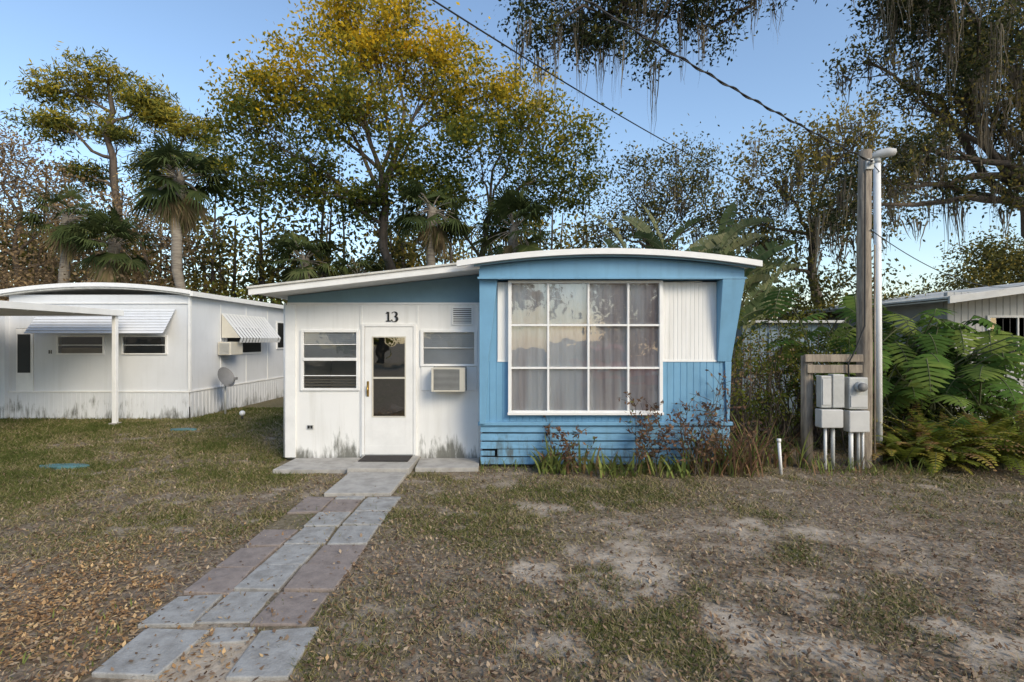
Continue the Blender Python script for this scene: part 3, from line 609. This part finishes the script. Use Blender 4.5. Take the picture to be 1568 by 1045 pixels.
for sx in (-.86,.86):
    for yy_ in (.85,3.5):
        cyl(CR,'wheel',(cxx+sx-.1,cyy-yy_,.31),(cxx+sx+.1,cyy-yy_,.31),.32,M['rubber'],20)
        cyl(CR,'hub',(cxx+sx-.11,cyy-yy_,.31),(cxx+sx+.11,cyy-yy_,.31),.18,M['grey'],14)
boxes(CR,'headlights',[(cxx-.80,cxx-.48,cyy-.03,cyy+.015,.60,.72),(cxx+.48,cxx+.80,cyy-.03,cyy+.015,.60,.72)],M['trim'],.02)
box(CR,'grille',cxx-.42,cxx+.42,cyy-.03,cyy+.012,.42,.60,M['black'],.01)
# ------------------------------------------------------------ trees
def curve(a,b_,n=8,wob=.05,up=0):
    a=np.array(a,float);b_=np.array(b_,float); t=np.linspace(0,1,n)[:,None]; Lg=np.linalg.norm(b_-a)
    P=a+(b_-a)*t; P[:,2]+=up*Lg*np.sin(np.pi*t[:,0])
    W=np.cumsum(R.normal(size=(n,3)),axis=0); W-=W[0]+(W[-1]-W[0])*t; return P+W*wob*Lg*.35
def mossmesh(name,sites,parent,nper=12,lmin=.4,lmax=1.3,w=.022,spread=.14):
    sites=np.asarray(sites); n=len(sites)*nper
    C=np.repeat(sites,nper,axis=0)+R.normal(size=(n,3))*[spread,spread,.06]
    Lg=np.repeat(lmin*.5+(lmax-lmin*.5)*R.rand(len(sites))**2.2,nper)*R.uniform(.25,1,n)
    seg=5; t=np.linspace(0,1,seg+1)
    a=R.rand(n)*6.28; side=np.stack([np.cos(a),np.sin(a),0*a],-1)
    ctr=np.repeat(sites,nper,axis=0)
    pts=C[:,None,:]+(ctr-C)[:,None,:]*[1,1,0]*(t[None,:,None]*.8)
    pts[:,:,2]-=Lg[:,None]*t[None,:]
    pts[:,:,:2]+=np.cumsum(R.normal(size=(n,seg+1,2))*.018,axis=1)
    ww=w*(1.15-t)[None,:,None]*R.uniform(.5,1.4,n)[:,None,None]
    A=pts+side[:,None,:]*ww*.5; B=pts-side[:,None,:]*ww*.5
    V=np.stack([A,B],2).reshape(-1,3); base=np.arange(n)[:,None]*(2*(seg+1))+np.arange(seg)[None,:]*2
    F=np.stack([base,base+1,base+3,base+2],-1).reshape(-1,4)
    mesh_np(name,V,F,M['moss'],parent,{'tint':np.repeat(np.clip(R.normal(size=n)*.2+.5,0,1),2*(seg+1))})
def make_tree(name,base,top,r,lobes,cl,lpc,ls,leaf,bark='bark',crad=.5,asp=.5,moss=0,mossk={},flat=0,zs=.65,twigs=True,shell=2.2,tb=0,limb_r=.42,sun_tint=None,lw=.09):
    root=empty(name); base=np.array(base,float); top=np.array(top,float)
    tr=curve(base,top,12,.05); rad=np.linspace(r,r*.45,12); rad[0]*=1.35
    polys=[(tr,rad)]; C=[];T=[];sites=[]
    for lb in lobes:
        c=np.array(lb[:3],float); rx=lb[3]; rz=lb[4] if len(lb)>4 else rx*.85
        cand=[i_ for i_ in range(4,12) if tr[i_][2]<c[2]-.3*rx] or [11 if moss and top[2]>9 else 4]
        i0=cand[-1] if R.rand()<.5 else cand[R.randint(max(0,len(cand)-4),len(cand))]
        if top[2]>11 and moss: i0=11
        lm=curve(tr[i0],c,9,lw,.06); lr=np.linspace(min(rad[i0]*.8,r*limb_r),r*.07,9); polys.append((lm,lr))
        n=max(4,int(cl*rx*rz)); d=unit(n); rr=R.rand(n)**(1/shell)
        P=c+d*rr[:,None]*[rx,rx,rz]
        P+=R.normal(size=(n,3))*.12*rx
        for q_,p in enumerate(P):
            j=R.randint(4,9)
            if twigs and q_%2==0:
                tw=curve(lm[j],p,5,.12,.03); polys.append((tw,np.linspace(max(r*.05,.015),.006,5)))
        t0=R.rand(n)*.5+.15
        if sun_tint: t0=t0+np.clip((P[:,2]-sun_tint[0])/(sun_tint[1]-sun_tint[0]),-.5,1)*sun_tint[2]  # leaves turn golder with height: sunlit tops put into the tint
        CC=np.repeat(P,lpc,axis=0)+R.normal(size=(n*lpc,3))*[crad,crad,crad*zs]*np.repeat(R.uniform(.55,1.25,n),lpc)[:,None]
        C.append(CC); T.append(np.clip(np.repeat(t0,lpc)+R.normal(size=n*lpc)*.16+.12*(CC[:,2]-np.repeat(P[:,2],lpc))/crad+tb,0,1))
        if moss:
            k_=R.rand(n)<moss; q=P[k_].copy(); q[:,2]-=crad*.4; sites.append(q)
    C=np.concatenate(C);T=np.concatenate(T)
    tubes('trunk_and_limbs',polys,M[bark],root,6)
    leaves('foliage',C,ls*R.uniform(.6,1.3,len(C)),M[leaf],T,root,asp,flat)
    if moss and len(sites): mossmesh('spanish_moss',np.concatenate(sites),root,**mossk)
    return root
make_tree('laurel_oak_tree',(-4.3,22,0),(-5.6,22,9.0),.30,[(-6.0,22,14.4,2.3),(-3.2,22.5,13.9,1.9),(-9.0,22,12.6,2.1),(-11,21.5,10.6,1.7),(-6.3,21,11.2,2.0),(-8.6,22,9.0,1.8),(-4.3,21.5,9.0,1.7),(-2.9,22,11.6,1.5),(-7.4,22.5,15.4,1.4),(-11.1,22,12.4,1.1),(-10.9,21,8.3,1.5),(-4.4,22,15.7,1.1),(-6.4,22,7.6,1.3)],17,78,.19,'leafA',crad=.43,tb=-.14,sun_tint=(9,14,.52),limb_r=.32)
make_tree('laurel_oak_tree',(-1.6,21,0),(-.9,21,7.0),.22,[(.4,21,11.0,1.7),(2.3,21,9.9,1.3),(-1.2,20.5,9.6,1.6),(-2.9,21,7.8,1.4),(1.0,20.5,8.1,1.4),(2.9,21.5,8.2,1.1),(-.8,21.5,12.4,1.2),(-.2,21,6.6,1.1)],17,78,.18,'leafA',crad=.41,tb=-.14,sun_tint=(8,12.3,.46),limb_r=.32)
pl=[(-24.6,28,15.4,1.5,.8),(-22.3,28,16.0,1.6,.8),(-20,28,14.6,1.5,.8),(-24.6,27.5,13.2,1.5,.8),(-21.8,28,13.0,1.4,.7),(-23.4,28,11,1.2,.7)]
make_tree('pine_tree',(-21,28,0),(-22,28,15.2),.26,pl,28,65,.31,'leafP',crad=.40,asp=.24,zs=.5,tb=-.02,sun_tint=(10,16,.32))
make_tree('pine_tree',(-18.6,29,0),(-19,28.5,12.8),.22,[(-18,28.5,13.6,1.5,.8),(-19.8,28.5,14.2,1.2,.7),(-17.2,28.5,11.6,1.3,.7),(-20,28.5,11.4,1.2,.7),(-18.6,28,10,1.2,.7)],28,65,.31,'leafP',crad=.40,asp=.24,zs=.5,tb=-.02,sun_tint=(9,14,.32))
make_tree('bare_maple_tree',(-24,25,0),(-24,25,7.5),.2,[(-24.5,25,9.5,2.4),(-22.4,25,7.5,2.2),(-26,24,7,2.4),(-20.8,25,6,1.8),(-25,25,11.3,1.5),(-22,24,4,2.2),(-24.5,24,4,2.2)],15,52,.16,'leafBr',crad=.55,tb=.08)
make_tree('bare_maple_tree',(-18,25,0),(-18,25,6),.16,[(-18.5,25,7.5,1.8),(-16.8,25,6.5,1.6),(-19.5,25,5,1.8),(-17.5,25,4,1.6)],15,46,.16,'leafBr',crad=.55,tb=.08)
make_tree('oak_tree',(6.6,24,0),(6.4,24,6),.22,[(5.5,24,8.6,1.7),(8.0,24,8.9,2.0),(4.2,24,6.6,1.6),(6.4,24,6.8,1.7),(9.6,24,7.4,1.7),(8.3,24,10.0,1.2),(6.3,24,10.2,.9)],15,46,.16,'leafO',crad=.5,moss=.22,tb=.14,mossk=dict(lmin=.5,lmax=1.7,w=.05),limb_r=.3)
make_tree('oak_tree',(11.6,19,0),(11.2,19,5.5),.26,[(9.6,19,7.8,1.6),(11.4,19,8.6,1.7),(13,19,9.6,1.5),(9.0,19,6.0,1.4),(11,18.5,6.2,1.5),(13,18.5,6.8,1.6),(14.8,19,8.4,1.6),(8.6,18.5,4.6,1.1)],16,58,.15,'leafO',crad=.42,moss=.45,tb=.16,mossk=dict(lmin=.8,lmax=2.2,w=.045),sun_tint=(6,10,.38),limb_r=.3)
make_tree('live_oak_tree',(14.2,12.5,0),(12.8,12.2,5.2),.36,[(11.6,12,8.8,1.4),(9.6,12,6.2,.95,.6),(10.6,12,7.6,1.1),(8.4,12,5.6,.9,.5),(12.4,12,6.6,1.2),(9.2,11.5,9.4,.9),(11.9,11.5,5.3,1.0,.6),(8.6,12.3,8.4,.7,.5),(13.4,12,8.0,1.4),(10.4,12.3,5.4,.9,.5),(7.8,12.5,4.9,.7,.4),(12.4,12,10,1.5),(9.4,12,7.7,.8,.5),(11.3,12,6.9,.8,.5)],38,64,.10,'leafO',crad=.28,moss=.42,tb=.05,mossk=dict(lmin=.5,lmax=1.9,w=.030,nper=16,spread=.10),limb_r=.30,sun_tint=(5,10,.34))
make_tree('live_oak_tree',(11.5,4.6,0),(6.6,8.6,11.2),.34,[(4.6,9.6,8.6,.8,.45),(3.3,10,8.2,.8,.45),(1.9,10,8.1,.9,.5),(.7,10,7.8,.75,.45),(2.6,10,7.3,.55,.3),(.5,10,8.7,.7,.5),(3.9,10,7.8,.5,.35),(6.6,9,9.4,1.2),(2.4,9.7,8.9,1.1,.6),(4.4,9.4,9.5,1.1,.6),(8.4,10,8.2,1.0,.6),(1.7,10,7.5,.5,.3),(9.3,10.2,7.6,.9,.5),(7.6,10,8.4,.7,.45)],66,70,.09,'leafO',crad=.24,moss=.30,tb=-.10,mossk=dict(lmin=.4,lmax=1.8,w=.022,nper=16,spread=.08),limb_r=.15,lw=.2)
make_tree('oak_tree',(33,34,0),(33,34,5),.3,[(31,34,5,2.6),(34.5,34,6.5,2.6),(28,35,3.6,2.2),(37,34,6,2.6),(25.5,35,3,1.8),(31.5,34,7.4,1.6)],12,60,.25,'leafF',crad=.7)
def forest():
    root=empty('distant_tree_line'); polys=[];C=[];T=[]
    for i_ in range(120):
        y=R.uniform(28,42); x=R.uniform(0,1)*1.65*y-1.12*y
        htop=(R.uniform(6.5,11.5) if x/y<.15 else R.uniform(4,8))
        b0=np.array([x,y,0]);t0=np.array([x+R.normal()*.5,y,htop])
        polys.append((curve(b0,t0,6,.03),np.linspace(R.uniform(.10,.2),.04,6)))
        n=R.randint(9,15)
        P=np.stack([x+R.normal(size=n)*1.1,y+R.normal(size=n)*1,R.uniform(.40,1,n)*htop],-1)
        for p in P[:6]: polys.append((curve([x,y,max(1,p[2]-1)],p,4,.08),np.linspace(.05,.015,4)))
        l=42; C.append(np.repeat(P,l,axis=0)+R.normal(size=(n*l,3))*[.6,.6,.45]); T.append(np.clip(np.repeat(R.rand(n)*.8+.15,l)+R.normal(size=n*l)*.2,0,1))
    C=np.concatenate(C);T=np.concatenate(T)
    n=11000; x=R.uniform(-38,24,n); y=R.uniform(26,34,n); z=R.rand(n)**1.3*(1.4+2.4*fbm(x,y,.35,71)); C=np.concatenate([C,np.stack([x,y,z],-1)]); T=np.concatenate([T,np.clip(R.normal(size=n)*.2+.45,0,1)])
    tubes('trunks',polys,M['bark'],root,5)
    leaves('foliage',C,.33*R.uniform(.6,1.3,len(C)),M['leafF'],T,root,.5)
forest()
def shrub(name,lobes,leaf,ls,dens,lpc=40,crad=.25,asp=.5,tb=0,flat=0):
    root=empty(name); polys=[];C=[];T=[]
    for lb in lobes:
        c=np.array(lb[:3]);rx=lb[3];rz=lb[4] if len(lb)>4 else rx
        n=max(4,int(dens*rx*rz)); P=c+unit(n)*(R.rand(n)**.5)[:,None]*[rx,rx,rz]; P[:,2]=np.abs(P[:,2])
        g0=np.array([c[0],c[1],-.03])
        for p in P: polys.append((curve(g0+R.normal(size=3)*[rx*.3,rx*.2,0],p,5,.1,.05),np.linspace(.012,.004,5)))
        C.append(np.repeat(P,lpc,axis=0)+R.normal(size=(n*lpc,3))*crad*[1,1,.7]); T.append(np.clip(np.repeat(R.rand(n)*.5+.2,lpc)+R.normal(size=n*lpc)*.18+tb,0,1))
    C=np.concatenate(C);T=np.concatenate(T); k_=C[:,2]>.01; C=C[k_];T=T[k_]
    tubes('stems',polys,M['bark'],root,5); leaves('foliage',C,ls*R.uniform(.6,1.3,len(C)),M[leaf],T,root,asp,flat); return root
shrub('shrub',[(-8.4,19.5,2,1.5,1.8),(-5.5,19.8,2.2,1.6,1.8),(-11,19.5,2,1.8,2),(-2.5,20,2,1.5,2.2),(.5,20,2.2,1.6,2.4),(3.6,20,2.6,1.6,2.4)],'leafB',.16,16,60,.35,tb=.15)
shrub('shrub',[(-15,19,2,2.2,2.2),(-19,21,2,2.5,2.4),(-24,22,2,2.5,2.6)],'leafBr',.16,14,50,.4)
shrub('shrub',[(6,16.5,1.8,1.4,2.4),(8.6,16,1.8,1.5,2.6),(10.5,15.5,2.2,1.5,2.2),(4.4,15.5,1.6,1,2)],'leafF',.14,18,60,.3)
shrub('shrub',[(3.75,8.3,1.0,.5,1.1),(4.4,8.6,1.1,.6,1.1),(3.5,7.8,.5,.35,.6),(4.9,8.2,.9,.5,.9),(3.7,9.5,1.8,.5,1.2),(5.2,9.2,1.5,.5,.9)],'leafB',.06,62,46,.12,tb=.14)
shrub('dry_vine',[(3.5,7.9,1.1,.35,.9),(4.1,8.1,1.3,.3,.5),(3.85,10.5,2.6,.6,1.0)],'leafBr',.05,60,14,.15,tb=.2)
shrub('hedge',[(6.2,8.2,.5,.8,.6),(7.6,8.6,.5,.9,.7),(9,9.0,.6,.9,.8),(5.6,7.8,.3,.5,.4),(8.6,7.2,.4,.9,.5),(8.0,10.0,1.1,.8,1.0)],'leafB',.06,60,44,.14,tb=.08)
class MB:
    def __init__(s): s.V=[];s.F=[];s.T=[]
    def quad(s,a,b_,c,d,t): n=len(s.V); s.V+=[a,b_,c,d]; s.F.append((n,n+1,n+2,n+3)); s.T+=[t]*4
    def out(s,name,mat,parent): return mesh_np(name,np.array(s.V),np.array(s.F),mat,parent,{'tint':np.clip(np.array(s.T),0,1)})
def nrm(v): return v/(math.sqrt(v[0]*v[0]+v[1]*v[1]+v[2]*v[2])+1e-9)
def cr(a,b): return np.array([a[1]*b[2]-a[2]*b[1],a[2]*b[0]-a[0]*b[2],a[0]*b[1]-a[1]*b[0]])
UP=np.array([0,0,1.])
def spine(base,az,el,Lg,droop,n):
    P=[np.array(base,float)];e=el
    for i_ in range(n):
        d=np.array([math.cos(az)*math.cos(e),math.sin(az)*math.cos(e),math.sin(e)]); P.append(P[-1]+d*Lg/n); e-=droop/n
    return P
def frond(mb,base,az,el,Lg,droop,npair,ll,lw,t,start=.15,shape='fern',stem=None,sw=.01):
    n=max(npair,6); P=spine(base,az,el,Lg,droop,n)
    if stem is not None: stem.append((np.array(P),np.linspace(sw,sw*.4,len(P))))
    for i_ in range(1,n+1):
        u=i_/n
        if u<start: continue
        v=(u-start)/(1-start)
        d=nrm(P[i_]-P[i_-1]); sd=nrm(cr(d,UP)); up=cr(sd,d)
        if shape=='fern': l=ll*math.sin(math.pi*(.12+.88*v))**.7 if v<1 else ll*.2
        else: l=ll*(1-.75*v**1.6)*(.75+.5*math.sin(math.pi*v))
        for s_ in (-1,1):
            out_=nrm(sd*s_+d*(.35 if shape=='fern' else .55*(v*1.6-.35))-up*(.18 if shape=='fern' else .3)+R.normal(size=3)*.06)
            tip=P[i_]+out_*l; mid=P[i_]+out_*l*.55+up*l*.06; w=lw*(1 if shape=='fern' else (1-.5*v))
            pr=nrm(cr(out_,up)); tt=t+R.normal()*.06
            mb.quad(P[i_]-pr*w*.35,P[i_]+pr*w*.35,mid+pr*w*.5,mid-pr*w*.5,tt)
            mb.quad(mid-pr*w*.5,mid+pr*w*.5,tip+pr*w*.10,tip-pr*w*.10,tt)
    return P
def fan_palm(name,base,crown,nl=34,rad=1.5,tr=.16,skirt=10):
    root=empty(name); b0=np.array(base,float); c=np.array(crown,float)
    tk=curve(b0,c,14,.02); rr=tr*(1+.07*R.normal(size=14)); rr[0]*=1.3
    tubes('trunk',[(tk,rr)],M['barkp'],root,10); mb=MB(); st=[]
    for i_ in range(nl+skirt):
        az=R.rand()*6.283; dead=i_>=nl
        el=math.radians(R.uniform(-35,80)) if not dead else math.radians(R.uniform(-80,-50))
        pet=rad*R.uniform(.5,.75)*(.7 if dead else 1); P=spine(c+np.array([0,0,-.1]),az,el,pet,.5,4); st.append((np.array(P),np.linspace(.022,.012,5)))
        d=nrm(P[-1]-P[-2]); sd=nrm(cr(d,UP)+R.normal(size=3)*.2); up=nrm(cr(sd,d)); t=R.uniform(.1,.7) if not dead else .97
        ns=22
        for j_ in range(ns):
            a=(j_/(ns-1)-.5)*math.radians(230 if not dead else 120); dr=d*math.cos(a)+sd*math.sin(a)+up*.15*math.cos(a*2)
            l=rad*.56*(.75+.25*math.cos(a*.8))*R.uniform(.8,1.12); m_=P[-1]+dr*l*.55; tp=P[-1]+dr*l+np.array([0,0,-l*R.uniform(.1,.5)])
            pr=nrm(cr(dr,up)); w=rad*.022; tt=t+R.normal()*.10
            mb.quad(P[-1]-pr*.006,P[-1]+pr*.006,m_+pr*w,m_-pr*w,tt); mb.quad(m_-pr*w,m_+pr*w,tp+pr*.004,tp-pr*.004,tt)
    tubes('leaf_stems',st,M['barkp'],root,4); mb.out('fronds',M['palm'],root)
fan_palm('sabal_palm_tree',(-11.6,18,0),(-11.7,18,7.5),38,1.6,.17,12)
fan_palm('sabal_palm_tree',(-16.2,20.5,0),(-15.9,20.5,5.6),30,1.5,.2,14)
fan_palm('sabal_palm_tree',(-18.4,21,0),(-18.2,21,6.8),28,1.4,.2,12)
fan_palm('sabal_palm_tree',(-8.2,20,0),(-8.1,20,4.9),30,1.5,.18,8)
fan_palm('sabal_palm_tree',(-3.1,19.2,0),(-3.0,19.2,6.7),32,1.5,.18,12)
fan_palm('sabal_palm_tree',(.0,19.0,0),(.1,19.0,5.9),32,1.6,.18,12)
fan_palm('sabal_palm_tree',(-6.4,21,0),(-6.3,21,4.4),26,1.4,.18,8)
def banana(name,base,n,h,Ln=1.5):
    root=empty(name); mb=MB(); st=[]
    for i_ in range(n):
        az=R.choice([0,math.pi])+R.normal()*.35; el=math.radians(R.uniform(68,88)); b0=np.array(base)+R.normal(size=3)*[.22,.3,0]; b0[2]=0
        hh=h*R.uniform(.62,1); P=spine(b0,az,el,hh,.14,6); st.append((np.array(P),np.linspace(.05,.022,7)))
        e2=math.radians(R.uniform(45,82)); LL=Ln*R.uniform(.75,1.1); Q_=spine(P[-1],az,e2,LL,R.uniform(.2,1.5),26); st.append((np.array(Q_),np.linspace(.018,.005,27)))
        t=R.uniform(.1,.98); roll=R.choice([-1,1])*R.uniform(.2,1.2)
        for j_ in range(26):
            v=(j_+.5)/26; w=.21*math.sin(math.pi*min(1,v*.93+.07))**.6*LL/1.4; d=nrm(Q_[j_+1]-Q_[j_]); sd=nrm(cr(d,UP)); up=cr(sd,d); sd=sd*math.cos(roll)+up*math.sin(roll); up=cr(sd,d)
            for s_ in (-1,1):
                if R.rand()<.10: continue
                lift=.30+R.normal()*(.2 if R.rand()<.4 else .03)
                e0=Q_[j_]+(sd*s_+up*lift)*w; e1=Q_[j_+1]+(sd*s_+up*lift)*w*R.uniform(.93,1.05)
                mb.quad(Q_[j_],Q_[j_+1],e1,e0,t+R.normal()*.06)
    tubes('stalks',st,M['stem'],root,6); mb.out('leaves',M['banana'],root)
banana('bird_of_paradise_plant',(3.7,13,0),22,4.2,1.5)
banana('bird_of_paradise_plant',(4.6,13.4,0),24,4.4,1.5)
banana('bird_of_paradise_plant',(5.1,12.6,0),14,3.4,1.4)
banana('bird_of_paradise_plant',(3.9,10.2,0),8,2.3,1.1)
def philo(name,base,n,h,rx):
    root=empty(name); mb=MB(); st=[]
    for i_ in range(n):
        az=R.rand()*6.283; b0=np.array(base)+R.normal(size=3)*[rx*.4,.3,0]; b0[2]=R.uniform(0,h*.45)
        P=spine(b0,az,math.radians(R.uniform(40,85)),h*R.uniform(.3,.6),.5,5); st.append((np.array(P),np.linspace(.014,.009,6)))
        frond(mb,P[-1],az+R.normal()*.4,math.radians(R.uniform(-50,10)),R.uniform(.4,.6),.8,8,R.uniform(.22,.31),.082,R.uniform(.1,.98),0.0,'ph',st,.008)
    tubes('stems',st,M['stem'],root,5); mb.out('leaves',M['philo'],root)
philo('philodendron_plant',(5.9,8.7,0),85,2.8,1.3); philo('philodendron_plant',(7.2,8.9,0),85,2.6,1.4); philo('philodendron_plant',(6.6,8.0,0),40,1.8,1.3)
def ferns(name,cx,cy,rx,ry,n,L0,L1):
    root=empty(name); mb=MB(); st=[]
    for i_ in range(n):
        b0=(cx+R.normal()*rx,cy+R.normal()*ry,0); 
        for k_ in range(R.randint(6,10)):
            t=R.uniform(.25,.85) if R.rand()<.85 else .97
            frond(mb,b0,R.rand()*6.283,math.radians(R.uniform(48,82)),R.uniform(L0,L1),R.uniform(.9,2.1),20,.105,.032,t,.12,'fern',st,.005)
    tubes('stems',st,M['stem'],root,4); mb.out('fronds',M['fern'],root)
ferns('fern',6.2,7.1,.35,.25,16,.7,1.1); ferns('fern',7.0,7.0,.4,.3,15,.7,1.15); ferns('fern',7.6,7.5,.5,.3,9,.8,1.3); ferns('fern',5.7,7.0,.2,.15,7,.45,.8)
def strappy(name,x0,x1,y0,y1,n,h0,h1,w,tr_,stalk=False):
    root=empty(name); mb=MB(); st=[]
    for i_ in range(n):
        b0=np.array([R.uniform(x0,x1),R.uniform(y0,y1),-.02]); h=R.uniform(h0,h1); az=R.rand()*6.28
        P=spine(b0,az,math.radians(R.uniform(55,88)),h,R.uniform(.2,1.6) if not stalk else .3,7); t=R.uniform(*tr_)
        if stalk: 
            st.append((np.array(P),np.linspace(.006,.0025,8)))
            for q in range(R.randint(10,20)):
                p=P[R.randint(2,8)]; a2=R.rand()*6.28; Q_=spine(p,a2,math.radians(R.uniform(0,70)),h*R.uniform(.12,.3),.3,3); st.append((np.array(Q_),np.linspace(.0035,.0018,4)))
                for z_ in range(4):
                    c=Q_[R.randint(1,4)]+R.normal(size=3)*.015; d=unit(1)[0]*.034; e_=cr(d,unit(1)[0])*.5; mb.quad(c-d,c+e_,c+d,c-e_,t+R.normal()*.15)
            continue
        for j_ in range(7):
            u0,u1=j_/7,(j_+1)/7; sd=np.array([-math.sin(az),math.cos(az),0]); wa=w*math.sin(math.pi*(.25+.75*u0)); wb=w*math.sin(math.pi*(.25+.75*u1))+.0005
            mb.quad(P[j_]-sd*wa,P[j_]+sd*wa,P[j_+1]+sd*wb,P[j_+1]-sd*wb,t+R.normal()*.04)
    if st: tubes('stems',st,M['bark'],root,4)
    mb.out('leaves',M['dry'],root)
strappy('border_plants',.35,.95,6.55,6.85,60,.25,.6,.016,(.2,1))
strappy('border_plants',1.0,2.3,6.4,6.85,120,.15,.42,.016,(.4,1))
strappy('border_plants',2.3,3.2,6.45,6.85,160,.35,.85,.011,(.1,.7))
strappy('dry_weed',1.5,2.95,6.45,6.85,24,.6,1.25,.01,(.0,.4),True)
strappy('dry_weed',.5,1.2,6.5,6.8,6,.35,.7,.01,(.0,.5),True)
strappy('border_plants',3.3,4.0,6.9,7.4,90,.3,.9,.012,(.2,.9))
strappy('grass_tuft',-.42,3.1,6.7,6.93,150,.06,.2,.006,(.55,1))
strappy('grass_tuft',-2.95,-2.2,2.7,3.3,40,.03,.08,.004,(.6,1))
strappy('grass_tuft',3.8,5.3,6.5,6.9,100,.08,.35,.007,(.3,1))
for i_ in range(6):
    c=(-34+i_*11+R.normal(),-30+R.normal()*2)
    make_tree('oak_tree',(c[0],c[1],0),(c[0],c[1],5),.3,[(c[0]+R.normal()*1.5,c[1],z_,3.4,2) for z_ in (3,6,8.5)],5,50,.5,'leafA',crad=.8,asp=.6,twigs=False)
# ------------------------------------------------------------ world / sun / camera
SAZ=math.radians(140); SEL=math.radians(32)
w=bpy.data.worlds.new("World"); sc.world=w; w.use_nodes=True; nt=w.node_tree
bg=nt.nodes['Background']; sk=nt.nodes.new('ShaderNodeTexSky'); sk.sky_type='NISHITA'; sk.sun_disc=False
sk.sun_elevation=SEL; sk.sun_rotation=SAZ; sk.air_density=1.2; sk.dust_density=.9; sk.ozone_density=2.2
nt.links.new(sk.outputs[0],bg.inputs[0]); bg.inputs[1].default_value=.23
sd=bpy.data.lights.new('sun','SUN'); sd.energy=2.8; sd.angle=math.radians(26); sd.color=(1,.86,.63)
so=link(bpy.data.objects.new('sun',sd)); d=Vector((math.sin(SAZ)*math.cos(SEL),math.cos(SAZ)*math.cos(SEL),math.sin(SEL))); so.rotation_euler=d.to_track_quat('Z','Y').to_euler(); so.location=(20,-10,20)
cd=bpy.data.cameras.new('camera'); cd.lens=18; cd.sensor_width=36; cd.clip_end=2000; cd.clip_start=.05
co=link(bpy.data.objects.new('camera',cd)); co.location=(0,0,1.7); co.rotation_euler=(math.radians(90),0,0); sc.camera=co
sc.view_settings.view_transform='Standard'; sc.view_settings.look='None'; sc.view_settings.exposure=0
